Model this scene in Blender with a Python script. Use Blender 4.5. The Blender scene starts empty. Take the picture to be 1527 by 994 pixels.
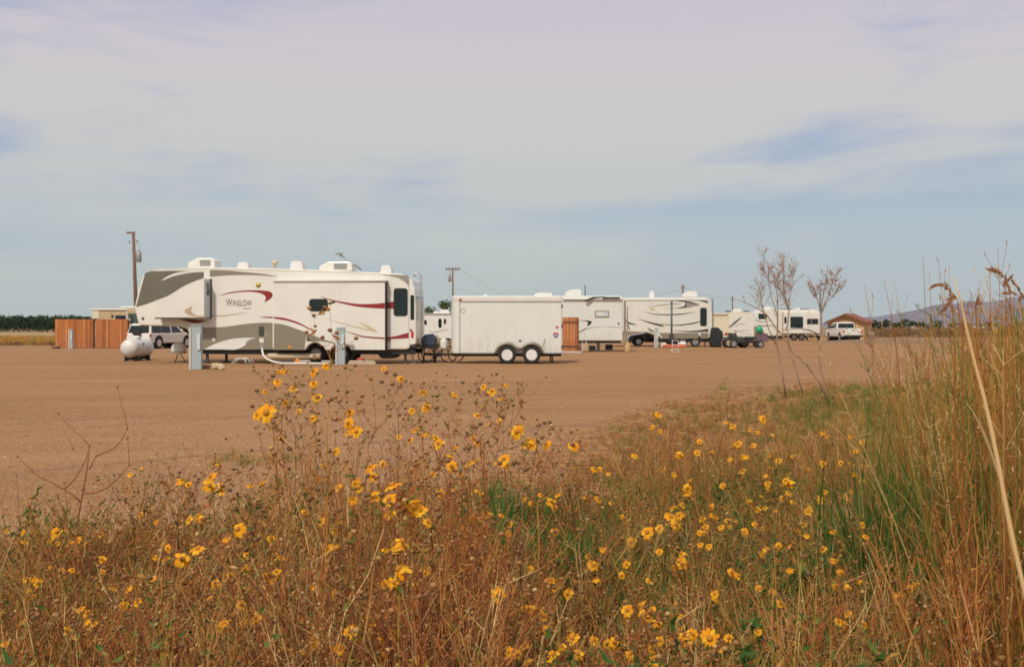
import bpy, math, random
import numpy as np
from mathutils import Vector, Matrix

R = math.radians
PI = math.pi
rnd = random.Random(7)
# ---------------------------------------------------------------- camera model
F, CX, HY, H = 1600.0, 763.5, 487.0, 1.5     # focal length, centre column, horizon row (photo pixels), eye height (m)


def at(px, py, Y):
    return ((px - CX) / F * Y, Y, H - (py - HY) / F * Y)


def gx(px, Y):
    return (px - CX) / F * Y


sc = bpy.context.scene
col = sc.collection


# ---------------------------------------------------------------- materials
def nodes_of(name):
    m = bpy.data.materials.new(name)
    m.use_nodes = True
    nt = m.node_tree
    nt.nodes.clear()
    out = nt.nodes.new('ShaderNodeOutputMaterial')
    return m, nt, out


def N(nt, t, **kw):
    n = nt.nodes.new(t)
    for k, v in kw.items():
        if k.startswith('i_'):
            n.inputs[int(k[2:])].default_value = v
        else:
            setattr(n, k, v)
    return n


def rgba(c):
    return (c[0], c[1], c[2], 1.0)


def mat(name, rgb, rough=0.5, metal=0.0, var=0.10, scale=2.5, bump=0.0, bscale=40.0, stretch=(1, 1, 1), rgb2=None, coat=0.0, spec=0.5):
    m, nt, out = nodes_of(name)
    L = nt.links.new
    b = N(nt, 'ShaderNodeBsdfPrincipled')
    b.inputs['Roughness'].default_value = rough
    b.inputs['Metallic'].default_value = metal
    b.inputs['Coat Weight'].default_value = coat
    b.inputs['Specular IOR Level'].default_value = spec
    tc = N(nt, 'ShaderNodeTexCoord')
    mp = N(nt, 'ShaderNodeMapping')
    mp.inputs['Scale'].default_value = stretch
    L(tc.outputs['Object'], mp.inputs['Vector'])
    nz = N(nt, 'ShaderNodeTexNoise')
    nz.inputs['Scale'].default_value = scale
    nz.inputs['Detail'].default_value = 6
    L(mp.outputs[0], nz.inputs['Vector'])
    cr = N(nt, 'ShaderNodeValToRGB')
    lo = rgb2 if rgb2 else tuple(c * (1 - var) for c in rgb)
    hi = rgb if rgb2 else tuple(min(1, c * (1 + var * .5)) for c in rgb)
    cr.color_ramp.elements[0].position = .32
    cr.color_ramp.elements[0].color = rgba(lo)
    cr.color_ramp.elements[1].position = .68
    cr.color_ramp.elements[1].color = rgba(hi)
    L(nz.outputs[0], cr.inputs[0])
    L(cr.outputs[0], b.inputs['Base Color'])
    if bump:
        n2 = N(nt, 'ShaderNodeTexNoise')
        n2.inputs['Scale'].default_value = bscale
        n2.inputs['Detail'].default_value = 4
        L(mp.outputs[0], n2.inputs['Vector'])
        bp = N(nt, 'ShaderNodeBump')
        bp.inputs['Strength'].default_value = bump
        bp.inputs['Distance'].default_value = .02
        L(n2.outputs[0], bp.inputs['Height'])
        L(bp.outputs[0], b.inputs['Normal'])
    L(b.outputs[0], out.inputs[0])
    return m


def leafmat(name, stops, trans=0.3, rough=0.7):
    """Colour from the point attribute 'tint' (what kind of leaf or stem it is), with some light passing through."""
    m, nt, out = nodes_of(name)
    L = nt.links.new
    a = N(nt, 'ShaderNodeAttribute', attribute_name='tint')
    cr = N(nt, 'ShaderNodeValToRGB')
    e = cr.color_ramp.elements
    while len(e) < len(stops):
        e.new(.5)
    for i, (p, c) in enumerate(stops):
        e[i].position = p
        e[i].color = rgba(c)
    L(a.outputs['Fac'], cr.inputs[0])
    d = N(nt, 'ShaderNodeBsdfPrincipled')
    d.inputs['Roughness'].default_value = rough
    d.inputs['Specular IOR Level'].default_value = .25
    L(cr.outputs[0], d.inputs['Base Color'])
    if trans > 0:
        t = N(nt, 'ShaderNodeBsdfTranslucent')
        L(cr.outputs[0], t.inputs['Color'])
        mx = N(nt, 'ShaderNodeMixShader')
        mx.inputs[0].default_value = trans
        L(d.outputs[0], mx.inputs[1])
        L(t.outputs[0], mx.inputs[2])
        L(mx.outputs[0], out.inputs[0])
    else:
        L(d.outputs[0], out.inputs[0])
    return m


# ---------------------------------------------------------------- mesh building
class MB:
    def __init__(s):
        s.v, s.f, s.m, s.t, s.sm = [], [], [], [], []
        s.tint = .5

    def add(s, vs, fs, m=0, smooth=False):
        o = len(s.v)
        s.v.extend([tuple(p) for p in vs])
        s.t.extend([s.tint] * len(vs))
        for f in fs:
            s.f.append(tuple(i + o for i in f))
            s.m.append(m)
            s.sm.append(smooth)
        return s

    def box(s, x0, x1, y0, y1, z0, z1, m=0):
        v = [(x, y, z) for x in (x0, x1) for y in (y0, y1) for z in (z0, z1)]
        return s.add(v, [(0, 1, 3, 2), (4, 6, 7, 5), (0, 4, 5, 1), (2, 3, 7, 6), (0, 2, 6, 4), (1, 5, 7, 3)], m)

    def prism(s, pts, y0, y1, m=0, yf=None):
        """outline in x-z drawn along y; yf(z) pulls both sides inwards."""
        n = len(pts)
        yf = yf or (lambda z: 0)
        v = [(x, y0 + yf(z), z) for x, z in pts] + [(x, y1 - yf(z), z) for x, z in pts]
        f = [tuple(range(n)), tuple(range(2 * n - 1, n - 1, -1))]
        f += [(i, n + i, n + (i + 1) % n, (i + 1) % n) for i in range(n)]
        return s.add(v, f, m)

    def sheet(s, pts, y, m=0, d=.012):
        """flat panel on a side facing -y, a little proud of it."""
        n = len(pts)
        a = sum(pts[i][0] * pts[(i + 1) % n][1] - pts[(i + 1) % n][0] * pts[i][1] for i in range(n))
        if a < 0:
            pts = pts[::-1]
        return s.prism(pts, y - d, y, m)

    def band(s, up, lo, y, m=0, d=.006, n=24):
        """a curved stripe between two smooth edges on a side facing -y."""
        U, Lw = resample(up, n), resample(lo, n)
        v = [(x, y - d, z) for x, z in U] + [(x, y - d, z) for x, z in Lw]
        return s.add(v, [(n + i, n + i + 1, i + 1, i) for i in range(n - 1)], m)

    def tube(s, pts, r, n=6, m=0, cap=True, smooth=True):
        P = [Vector(p) for p in pts]
        k = len(P)
        rr = r if isinstance(r, (list, tuple)) else [r] * k
        v = []
        up = None
        for i, p in enumerate(P):
            t = (P[min(i + 1, k - 1)] - P[max(i - 1, 0)])
            t = t.normalized() if t.length > 1e-9 else Vector((0, 0, 1))
            if up is None:
                up = t.orthogonal().normalized()
            a = (up - t * up.dot(t))
            a = a.normalized() if a.length > 1e-6 else t.orthogonal().normalized()
            up = a
            b = t.cross(a)
            for j in range(n):
                q = 2 * PI * j / n
                v.append(p + (a * math.cos(q) + b * math.sin(q)) * rr[i])
        f = []
        for i in range(k - 1):
            for j in range(n):
                f.append((i * n + j, i * n + (j + 1) % n, (i + 1) * n + (j + 1) % n, (i + 1) * n + j))
        s.add(v, f, m, smooth)
        if cap:
            o = len(s.v) - len(v)
            for c in (tuple(range(n - 1, -1, -1)), tuple((k - 1) * n + j for j in range(n))):
                s.f.append(tuple(i + o for i in c)); s.m.append(m); s.sm.append(False)
        return s

    def cyl(s, p0, p1, r, n=16, m=0, r1=None):
        return s.tube([p0, p1], [r, r if r1 is None else r1], n, m)

    def lathe(s, prof, c=(0, 0, 0), axis='z', n=24, m=0, smooth=True, mm=None):
        """prof: (radius, height) pairs turned about an axis through c; mm: material per ring gap."""
        k = len(prof)
        v = []
        for r, h in prof:
            for j in range(n):
                q = 2 * PI * j / n
                a, b = r * math.cos(q), r * math.sin(q)
                p = {'z': (a, b, h), 'y': (a, h, b), 'x': (h, a, b)}[axis]
                v.append((c[0] + p[0], c[1] + p[1], c[2] + p[2]))
        for i in range(k - 1):
            pass
        o = len(s.v)
        s.v.extend(v); s.t.extend([s.tint] * len(v))
        for i in range(k - 1):
            for j in range(n):
                q = (i * n + j, i * n + (j + 1) % n, (i + 1) * n + (j + 1) % n, (i + 1) * n + j)
                s.f.append(tuple(x + o for x in q)); s.m.append(mm[i] if mm else m); s.sm.append(smooth)
        for i, rev in ((0, True), (k - 1, False)):
            if prof[i][0] > 1e-6:
                q = [i * n + j for j in range(n)]
                s.f.append(tuple(x + o for x in (q[::-1] if rev else q))); s.m.append((mm[0 if rev else -1]) if mm else m); s.sm.append(False)
        return s

    def ball(s, c, r, n=8, k=6, m=0):
        if not isinstance(r, (tuple, list)):
            r = (r, r, r)
        o = len(s.v)
        vs = [(c[0], c[1], c[2] - r[2])]
        for i in range(1, k):
            th = PI * i / k
            for j in range(n):
                q = 2 * PI * j / n
                vs.append((c[0] + r[0] * math.sin(th) * math.cos(q), c[1] + r[1] * math.sin(th) * math.sin(q), c[2] - r[2] * math.cos(th)))
        vs.append((c[0], c[1], c[2] + r[2]))
        fs = [(0, 1 + (j + 1) % n, 1 + j) for j in range(n)]
        for i in range(k - 2):
            for j in range(n):
                a, b = 1 + i * n + j, 1 + i * n + (j + 1) % n
                fs.append((a, b, b + n, a + n))
        l = len(vs) - 1
        fs += [(l, l - n + j, l - n + (j + 1) % n) for j in range(n)]
        return s.add(vs, fs, m, True)

    def quad(s, a, b, c, d, m=0):
        return s.add([a, b, c, d], [(0, 1, 2, 3)], m)

    def build(s, name, mats, parent=None, bevel=0, loc=None, segs=2):
        me = bpy.data.meshes.new(name)
        me.from_pydata([tuple(p) for p in s.v], [], s.f)
        for x in (mats if isinstance(mats, (list, tuple)) else [mats]):
            me.materials.append(x)
        me.polygons.foreach_set('material_index', s.m)
        me.polygons.foreach_set('use_smooth', s.sm)
        at_ = me.attributes.new('tint', 'FLOAT', 'POINT')
        at_.data.foreach_set('value', s.t)
        me.update()
        o = bpy.data.objects.new(name, me)
        col.objects.link(o)
        if parent is not None:
            o.parent = parent
        if loc is not None:
            o.location = loc
        if bevel:
            b = o.modifiers.new('edge', 'BEVEL')
            b.width = bevel
            b.segments = segs
            b.limit_method = 'ANGLE'
            b.angle_limit = R(40)
        return o


def resample(pts, n):
    """smooth curve through 2-D points, n samples evenly along it."""
    P = [Vector((p[0], p[1])) for p in pts]
    if len(P) == 2:
        return [tuple(P[0].lerp(P[1], i / (n - 1))) for i in range(n)]
    dense = []
    Q = [P[0] * 2 - P[1]] + P + [P[-1] * 2 - P[-2]]
    for i in range(1, len(Q) - 2):
        for k in range(12):
            t = k / 12
            a, b, c, d = Q[i - 1], Q[i], Q[i + 1], Q[i + 2]
            dense.append(.5 * ((2 * b) + (c - a) * t + (2 * a - 5 * b + 4 * c - d) * t * t + (3 * b - a - 3 * c + d) * t ** 3))
    dense.append(P[-1])
    L = [0]
    for i in range(1, len(dense)):
        L.append(L[-1] + (dense[i] - dense[i - 1]).length)
    out, j = [], 0
    for i in range(n):
        s = L[-1] * i / (n - 1)
        while j < len(L) - 2 and L[j + 1] < s:
            j += 1
        w = (s - L[j]) / max(1e-9, L[j + 1] - L[j])
        out.append(tuple(dense[j].lerp(dense[j + 1], min(1, max(0, w)))))
    return out


def tag(o, label=None, cat=None, group=None, kind=None):
    for k, v in (('label', label), ('category', cat), ('group', group), ('kind', kind)):
        if v:
            o[k] = v
    return o


def empty(name, loc, rz, label, cat, group=None):
    o = bpy.data.objects.new(name, None)
    o.empty_display_size = .2
    col.objects.link(o)
    o.location = loc
    o.rotation_euler = (0, 0, rz)
    return tag(o, label, cat, group)


class Side:
    """The long side of a vehicle as an upright plane on the ground: turns photo pixels into metres on it."""
    def __init__(s, px, Y, ang=0.0):
        s.O = Vector((gx(px, Y), Y)); s.a = ang
        s.d = Vector((math.cos(ang), math.sin(ang))); s.n = Vector((-math.sin(ang), math.cos(ang)))

    def loc(s):
        return (s.O.x, s.O.y, 0)

    def uz(s, px, py, w=0.0):
        k = (px - CX) / F
        P = s.O + s.n * w
        # t*k = P.x + u*d.x ; t = P.y + u*d.y
        u = (k * P.y - P.x) / (s.d.x - k * s.d.y)
        t = P.y + u * s.d.y
        return (u, H - (py - HY) / F * t)

    def pts(s, L, w=0.0):
        return [s.uz(p[0], p[1], w) for p in L]


def rrect(x0, x1, z0, z1, r, n=4):
    out = []
    for cx, cz, a in ((x1 - r, z1 - r, 0), (x0 + r, z1 - r, 90), (x0 + r, z0 + r, 180), (x1 - r, z0 + r, 270)):
        for i in range(n + 1):
            q = R(a + 90 * i / n)
            out.append((cx + r * math.cos(q), cz + r * math.sin(q)))
    return out


def arch(cx, r, z, n=10, zc=None):
    """points of a wheel arch cut into the bottom edge at height z, from +x to -x."""
    zc = z if zc is None else zc
    a0 = math.asin(max(-1, min(1, (z - zc) / r)))
    return [(cx + r * math.cos(a0 + (PI - 2 * a0) * i / n), zc + r * math.sin(a0 + (PI - 2 * a0) * i / n)) for i in range(n + 1)]


# ---------------------------------------------------------------- scattering of one template many times into ONE mesh (for stuff)
def scatter(name, temps, inst, mats, label=None, kind='stuff'):
    """inst: (template index, x, y, z, rotz, tiltx, tilty, scale, zscale, tint shift)"""
    arr = []
    for t in temps:
        V = np.array(t.v, dtype=np.float64)
        lens = np.array([len(f) for f in t.f])
        loops = np.array([i for f in t.f for i in f])
        arr.append((V, lens, loops, np.array(t.m), np.array(t.t), np.array(t.sm)))
    VV, LE, LO, MI, TI, SM = [], [], [], [], [], []
    off = 0
    for (k, x, y, z, rz, tx, ty, s, zs, dt) in inst:
        V, lens, loops, mi, ti, sm = arr[k]
        W = V * np.array([s, s, s * zs])
        W[:, 0] += W[:, 2] * tx
        W[:, 1] += W[:, 2] * ty
        c, sn = math.cos(rz), math.sin(rz)
        X = W[:, 0] * c - W[:, 1] * sn + x
        Y = W[:, 0] * sn + W[:, 1] * c + y
        VV.append(np.stack([X, Y, W[:, 2] + z], 1))
        LE.append(lens); LO.append(loops + off); MI.append(mi); SM.append(sm)
        TI.append(np.clip(ti + dt, 0, 1))
        off += len(V)
    VV = np.concatenate(VV); LE = np.concatenate(LE); LO = np.concatenate(LO)
    MI = np.concatenate(MI); TI = np.concatenate(TI); SM = np.concatenate(SM)
    me = bpy.data.meshes.new(name)
    me.vertices.add(len(VV)); me.vertices.foreach_set('co', VV.astype(np.float32).ravel())
    me.loops.add(len(LO)); me.loops.foreach_set('vertex_index', LO.astype(np.int32))
    me.polygons.add(len(LE))
    st = np.concatenate([[0], np.cumsum(LE)[:-1]]).astype(np.int32)
    me.polygons.foreach_set('loop_start', st)
    me.polygons.foreach_set('material_index', MI.astype(np.int32))
    me.polygons.foreach_set('use_smooth', SM.astype(bool))
    for x in mats:
        me.materials.append(x)
    a = me.attributes.new('tint', 'FLOAT', 'POINT')
    a.data.foreach_set('value', TI.astype(np.float32))
    me.update(calc_edges=True)
    o = bpy.data.objects.new(name, me)
    col.objects.link(o)
    print(name, len(VV), 'verts')
    return tag(o, label, None, None, kind)
# ================================================================ camera, world, sun
cam = bpy.data.cameras.new('camera')
cam.sensor_width = 36
cam.lens = 36 * F / 1527
cam.shift_y = -10 / 1527
cam.clip_start = .05
cam.clip_end = 60000
co = bpy.data.objects.new('camera', cam)
col.objects.link(co)
co.location = (0, 0, H)
co.rotation_euler = (R(90), 0, 0)
sc.camera = co

SUN_AZ, SUN_EL = R(-112), R(49)       # compass direction of the sun seen from above (x right, y away): behind the camera, to the left
sdir = Vector((math.cos(SUN_EL) * math.cos(SUN_AZ), math.cos(SUN_EL) * math.sin(SUN_AZ), math.sin(SUN_EL)))
sl = bpy.data.lights.new('sun', 'SUN')
sl.energy = 3.1
sl.angle = R(4.0)
sl.color = (1.0, .92, .77)
so = bpy.data.objects.new('sun', sl)
col.objects.link(so)
so.rotation_euler = sdir.to_track_quat('Z', 'Y').to_euler()

w = bpy.data.worlds.new('World')
sc.world = w
w.use_nodes = True
nt = w.node_tree
nt.nodes.clear()
L = nt.links.new
out = N(nt, 'ShaderNodeOutputWorld')
bg = N(nt, 'ShaderNodeBackground')
bg.inputs[1].default_value = .10
L(bg.outputs[0], out.inputs[0])
sky = N(nt, 'ShaderNodeTexSky', sky_type='NISHITA', sun_disc=False)
sky.sun_elevation = SUN_EL
sky.sun_rotation = math.atan2(sdir.x, sdir.y)
sky.air_density = 1.0
sky.dust_density = 2.0
tc = N(nt, 'ShaderNodeTexCoord')
sp = N(nt, 'ShaderNodeSeparateXYZ')
L(tc.outputs['Generated'], sp.inputs[0])


def math_n(nt, op, a=None, b=None, va=0., vb=0., clamp=False):
    n = N(nt, 'ShaderNodeMath', operation=op, use_clamp=clamp)
    n.inputs[0].default_value = va
    n.inputs[1].default_value = vb
    if a is not None:
        nt.links.new(a, n.inputs[0])
    if b is not None:
        nt.links.new(b, n.inputs[1])
    return n.outputs[0]


def cloudnoise(scale, sx, sz, detail, rough, dist, off):
    mp = N(nt, 'ShaderNodeMapping')
    mp.inputs['Scale'].default_value = (sx, sx, sz)
    mp.inputs['Location'].default_value = off
    mp.inputs['Rotation'].default_value = (0, R(7), 0)
    L(tc.outputs['Generated'], mp.inputs[0])
    z = N(nt, 'ShaderNodeTexNoise')
    z.inputs['Scale'].default_value = scale
    z.inputs['Detail'].default_value = detail
    z.inputs['Roughness'].default_value = rough
    z.inputs['Distortion'].default_value = dist
    L(mp.outputs[0], z.inputs['Vector'])
    return z.outputs[0]


def ramp(nt, src, stops, interp='LINEAR'):
    cr = N(nt, 'ShaderNodeValToRGB')
    cr.color_ramp.interpolation = interp
    e = cr.color_ramp.elements
    while len(e) < len(stops):
        e.new(.5)
    for i, (p, c) in enumerate(stops):
        e[i].position = p
        e[i].color = rgba(c) if isinstance(c, tuple) else (c, c, c, 1)
    nt.links.new(src, cr.inputs[0])
    return cr.outputs[0]


def mixc(nt, fac, a, b, mode='MIX'):
    m = N(nt, 'ShaderNodeMix', data_type='RGBA', blend_type=mode)
    if isinstance(fac, (int, float)):
        m.inputs['Factor'].default_value = fac
    else:
        nt.links.new(fac, m.inputs['Factor'])
    for s, x in ((6, a), (7, b)):
        if isinstance(x, tuple):
            m.inputs[s].default_value = rgba(x)
        else:
            nt.links.new(x, m.inputs[s])
    return m.outputs[2]


big = cloudnoise(1.0, 1.7, 6.5, 5, .5, .5, (3.1, 1.7, .35))
wisp = cloudnoise(1.0, 4.0, 24.0, 9, .62, .8, (1.3, 5.2, 2.0))
hgt = math_n(nt, 'MULTIPLY', sp.outputs[2], None, vb=3.2, clamp=True)       # 0 at the horizon, ~1 at the top of the picture
# veil of thin high cloud: its own colours, bluish where thin, lilac grey where thick
thin_c = ramp(nt, hgt, [(0, (5.1, 5.85, 5.8)), (.3, (4.5, 5.35, 6.0)), (.5, (3.45, 4.4, 6.2)), (1, (4.4, 4.6, 6.3))])
thick_c = ramp(nt, hgt, [(0, (5.3, 6.1, 5.8)), (.35, (5.7, 6.0, 5.9)), (.6, (6.6, 6.3, 6.1)), (.8, (6.7, 6.1, 6.4)), (1, (6.0, 5.6, 6.4))])
s1 = math_n(nt, 'ADD', math_n(nt, 'MULTIPLY', wisp, None, vb=.36), None, vb=.07)
s2 = math_n(nt, 'ADD', big, s1)
s3 = math_n(nt, 'ADD', math_n(nt, 'MULTIPLY', hgt, None, vb=.24), None, vb=-.05)
s4 = math_n(nt, 'ADD', s2, s3)
def patch(px, py, wx, wz, amt, src):
    """a wider gap in the veil around one direction of the sky"""
    dx, dz = (px - CX) / F, (HY - py) / F
    a = math_n(nt, 'MULTIPLY', math_n(nt, 'ADD', sp.outputs[0], None, vb=-dx), None, vb=1 / wx)
    c = math_n(nt, 'MULTIPLY', math_n(nt, 'ADD', sp.outputs[2], None, vb=-dz), None, vb=1 / wz)
    d = math_n(nt, 'ADD', math_n(nt, 'MULTIPLY', a, a), math_n(nt, 'MULTIPLY', c, c))
    g = math_n(nt, 'MULTIPLY', math_n(nt, 'EXPONENT', math_n(nt, 'MULTIPLY', d, None, vb=-1.)), None, vb=-amt)
    return math_n(nt, 'ADD', src, g)


s5 = patch(1070, 228, .22, .042, .08, s4)
s5 = patch(640, 262, .16, .022, .07, s5)
s5 = patch(-10, 232, .10, .03, .08, s5)
s5 = patch(1350, 330, .22, .02, .14, s5)
s5 = patch(850, 330, .20, .018, .12, s5)
s5 = patch(150, 375, .20, .015, .12, s5)
s5 = patch(420, 10, .22, .015, .12, s5)
s5 = patch(480, 150, .22, .05, -.10, s5)
mask = ramp(nt, s5, [(.70, 0.), (.90, 1.)], 'EASE')
cl = mixc(nt, mask, thin_c, thick_c)
fin = mixc(nt, .90, sky.outputs[0], cl)
L(fin, bg.inputs[0])

sc.view_settings.view_transform = 'Standard'
sc.view_settings.look = 'None'
sc.view_settings.exposure = 0
sc.view_settings.gamma = 1
sc.view_settings.use_curve_mapping = False
sc.cycles.use_denoising = True
sc.cycles.denoiser = 'OPENIMAGEDENOISE'
sc.cycles.max_bounces = 6
sc.cycles.diffuse_bounces = 3
sc.cycles.transparent_max_bounces = 8
sc.cycles.volume_bounces = 0
sc.cycles.pixel_filter_type = 'BLACKMAN_HARRIS'
sc.cycles.filter_width = 1.7
sc.cycles.use_adaptive_sampling = True
sc.cycles.adaptive_threshold = .02

# ================================================================ ground
def ground_mat():
    m, nt, out = nodes_of('gravel_ground')
    L = nt.links.new
    tc = N(nt, 'ShaderNodeTexCoord')
    sp = N(nt, 'ShaderNodeSeparateXYZ')
    L(tc.outputs['Object'], sp.inputs[0])

    def nz(scale, detail=4, rough=.55, st=(1, 1, 1), loc=(0, 0, 0)):
        mp = N(nt, 'ShaderNodeMapping')
        mp.inputs['Scale'].default_value = st
        mp.inputs['Location'].default_value = loc
        L(tc.outputs['Object'], mp.inputs[0])
        z = N(nt, 'ShaderNodeTexNoise')
        z.inputs['Scale'].default_value = scale
        z.inputs['Detail'].default_value = detail
        z.inputs['Roughness'].default_value = rough
        L(mp.outputs[0], z.inputs['Vector'])
        return z.outputs[0]
    a = ramp(nt, nz(.35, 5, .6, (.35, 1, 1)), [(.3, (.300, .156, .056)), (.7, (.362, .193, .075))])
    pink = ramp(nt, nz(.09, 3, .5, (1, 1, 1), (4, 2, 0)), [(.4, 0.), (.65, 1.)])
    a = mixc(nt, pink, a, (.375, .202, .100))
    # packed streaks from wheels, running roughly sideways
    st = ramp(nt, nz(1.0, 5, .65, (.12, 1.5, 1), (7, 0, 0)), [(.42, 0.), (.62, 1.)])
    f = math_n(nt, 'MULTIPLY', st, None, vb=.55)
    a = mixc(nt, f, a, (.41, .235, .108))
    dk = ramp(nt, nz(.22, 4, .6, (.3, 1.6, 1), (2, 9, 0)), [(.40, .55), (.56, 0.)])
    a = mixc(nt, dk, a, (.285, .145, .060))
    # faint tyre tracks across the lot
    for off in (0., 1.75, 7.2, 8.9, -6.0):
        k = math_n(nt, 'MULTIPLY', sp.outputs[0], None, vb=-.85)
        y = math_n(nt, 'ADD', sp.outputs[1], k)
        y = math_n(nt, 'ADD', y, None, vb=-22.0 - off)
        wob = math_n(nt, 'MULTIPLY', nz(.25, 2, .5), None, vb=1.0)
        y = math_n(nt, 'ADD', y, wob)
        y = math_n(nt, 'ABSOLUTE', y)
        tr = ramp(nt, y, [(.08, .75), (.24, 0.)])
        a = mixc(nt, tr, a, (.27, .145, .072))
    # gravel: pale and dark stones
    v = N(nt, 'ShaderNodeTexVoronoi')
    v.inputs['Scale'].default_value = 55
    L(tc.outputs['Object'], v.inputs['Vector'])
    vs = N(nt, 'ShaderNodeSeparateColor')
    L(v.outputs['Color'], vs.inputs[0])
    dark = ramp(nt, vs.outputs[0], [(.12, .5), (.22, 0.)])
    a = mixc(nt, dark, a, (.12, .068, .035))
    lite = ramp(nt, vs.outputs[1], [(.84, 0.), (.93, .5)])
    a = mixc(nt, lite, a, (.60, .43, .27))
    fine = ramp(nt, nz(120, 3, .7), [(.35, .78), (.65, 1.18)])
    a = mixc(nt, 1.0, a, fine, 'MULTIPLY')
    mid = ramp(nt, nz(9, 4, .7), [(.3, .86), (.7, 1.10)])
    a = mixc(nt, 1.0, a, mid, 'MULTIPLY')
    b = N(nt, 'ShaderNodeBsdfPrincipled')
    b.inputs['Roughness'].default_value = .95
    b.inputs['Specular IOR Level'].default_value = .15
    L(a, b.inputs['Base Color'])
    hsum = math_n(nt, 'ADD', math_n(nt, 'MULTIPLY', v.outputs['Distance'], None, vb=-.7), math_n(nt, 'MULTIPLY', nz(6, 5, .7), None, vb=2.2))
    bp = N(nt, 'ShaderNodeBump')
    bp.inputs['Strength'].default_value = .6
    bp.inputs['Distance'].default_value = .02
    L(hsum, bp.inputs['Height'])
    L(bp.outputs[0], b.inputs['Normal'])
    L(b.outputs[0], out.inputs[0])
    return m


gm = MB()
xs = [-10000, -300, -60, -30, -15, -8, 0, 8, 15, 30, 60, 300, 10000]
ys = [-150, -5, 0, 5, 10, 16, 24, 40, 70, 140, 400, 2000, 10000]
gv = [(x, y, 0) for y in ys for x in xs]
gf = [(j * 13 + i, j * 13 + i + 1, (j + 1) * 13 + i + 1, (j + 1) * 13 + i) for j in range(12) for i in range(12)]
gm.add(gv, gf)
tag(gm.build('ground', ground_mat()), None, None, None, 'structure')

M_field = mat('dry_field_grass', (.42, .28, .12), .95, var=.2, scale=.05, stretch=(.2, 1.5, 1), rgb2=(.27, .17, .07), bump=.5, bscale=3)
M_field2 = mat('brown_field', (.24, .14, .065), .95, scale=.05, stretch=(.25, 1.2, 1), rgb2=(.15, .085, .04), bump=.5, bscale=3)
f1 = MB()
f1.add([(-420, 87, .03), (-37.5, 87, .03), (-30, 110, .03), (-10, 320, .03), (-10, 2500, .03), (-3000, 2500, .03), (-3000, 90, .03)], [tuple(range(7))])
tag(f1.build('dry_field', M_field), None, None, None, 'structure')
f2 = MB()
f2.add([(52, 150, .03), (400, 150, .03), (3000, 400, .03), (3000, 3000, .03), (20, 3000, .03), (20, 210, .03)], [tuple(range(6))])
tag(f2.build('brown_field', M_field2), None, None, None, 'structure')

# low dirt rise at the far end of the lot
dm = MB()
rows, cols = 10, 24
for j in range(rows + 1):
    for i in range(cols + 1):
        u, v_ = i / cols * 2 - 1, j / rows * 2 - 1
        hh = max(0, 1 - u * u) * max(0, 1 - v_ * v_) * .34
        dm.v.append((u * 7, v_ * 5, .006 + hh + .03 * math.sin(i * 1.7) * math.cos(j * 2.1) * hh)); dm.t.append(.5)
for j in range(rows):
    for i in range(cols):
        a = j * (cols + 1) + i
        dm.f.append((a, a + 1, a + cols + 2, a + cols + 1)); dm.m.append(0); dm.sm.append(True)
M_dirt = mat('shadow_toned_dirt', (.25, .15, .08), .95, var=.25, scale=1.5, bump=.6, bscale=6)  # dirt toned darker: the mound's shadow is put into its colour
tag(dm.build('dirt_mound', M_dirt, loc=(gx(1330, 104), 104, 0)), None, None, None, 'structure')

# ================================================================ mountains
def vnoise(x, y, seed=0):
    s = 0
    for i, (a, b, c) in enumerate(((1.3, 2.1, .3), (2.9, -1.7, 1.1), (-4.1, 3.3, 2.3), (7.3, 5.9, .7), (-11.1, 13.7, 1.9))):
        s += math.sin(a * x + b * y + c + seed * 1.7 + 1.3 * math.sin(b * x - a * y + seed)) / (1 + i * .9)
    return s / 2.4


ridge = [(1180, 486), (1240, 480), (1290, 473), (1309, 472), (1328, 469), (1353, 465), (1377, 460), (1393, 455), (1409, 453), (1422, 454), (1450, 448),
         (1474, 450), (1490, 448), (1506, 444), (1527, 442), (1580, 436), (1650, 432), (1750, 424), (1900, 430), (2300, 440)]
MY = 7600.0
mm_ = MB()
nx, ny = 260, 26
for j in range(ny + 1):
    v_ = j / ny
    for i in range(nx + 1):
        px = 1180 + (2300 - 1180) * i / nx
        for k in range(len(ridge) - 1):
            if ridge[k][0] <= px <= ridge[k + 1][0]:
                t = (px - ridge[k][0]) / (ridge[k + 1][0] - ridge[k][0])
                py = ridge[k][1] + (ridge[k + 1][1] - ridge[k][1]) * t
        top = H - (py - HY) / F * MY
        X = gx(px, MY)
        Yp = MY - 1700 * (1 - v_) + 30
        prof = v_ ** 1.35
        rid = abs(vnoise(X / 330, Yp / 800, 2)) * .42 + .12 * vnoise(X / 90, Yp / 200, 5)
        z = top * (prof + (rid - .15) * (1 - v_) * v_ * 1.9) + top * .02 * vnoise(X / 50, 3, 1) * v_
        mm_.v.append((X, Yp, max(-.5, z))); mm_.t.append(.5)
for j in range(ny):
    for i in range(nx):
        a = j * (nx + 1) + i
        mm_.f.append((a, a + 1, a + nx + 2, a + nx + 1)); mm_.m.append(0); mm_.sm.append(True)
M_mtn = mat('bare_mountain', (.165, .135, .165), .95, scale=.004, rgb2=(.10, .085, .11))
tag(mm_.build('mountains', M_mtn), None, None, None, 'structure')

# ================================================================ haze
hz = MB().box(-10500, 10500, -300, 10400, -1.2, 420)
m, nt, out = nodes_of('haze_air')
pv = N(nt, 'ShaderNodeVolumePrincipled')
pv.inputs['Color'].default_value = (.80, .90, 1.0, 1)
pv.inputs['Density'].default_value = .000042
pv.inputs['Anisotropy'].default_value = 0.0
nt.links.new(pv.outputs[0], out.inputs['Volume'])
tag(hz.build('haze', m), None, None, None, 'stuff')
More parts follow.
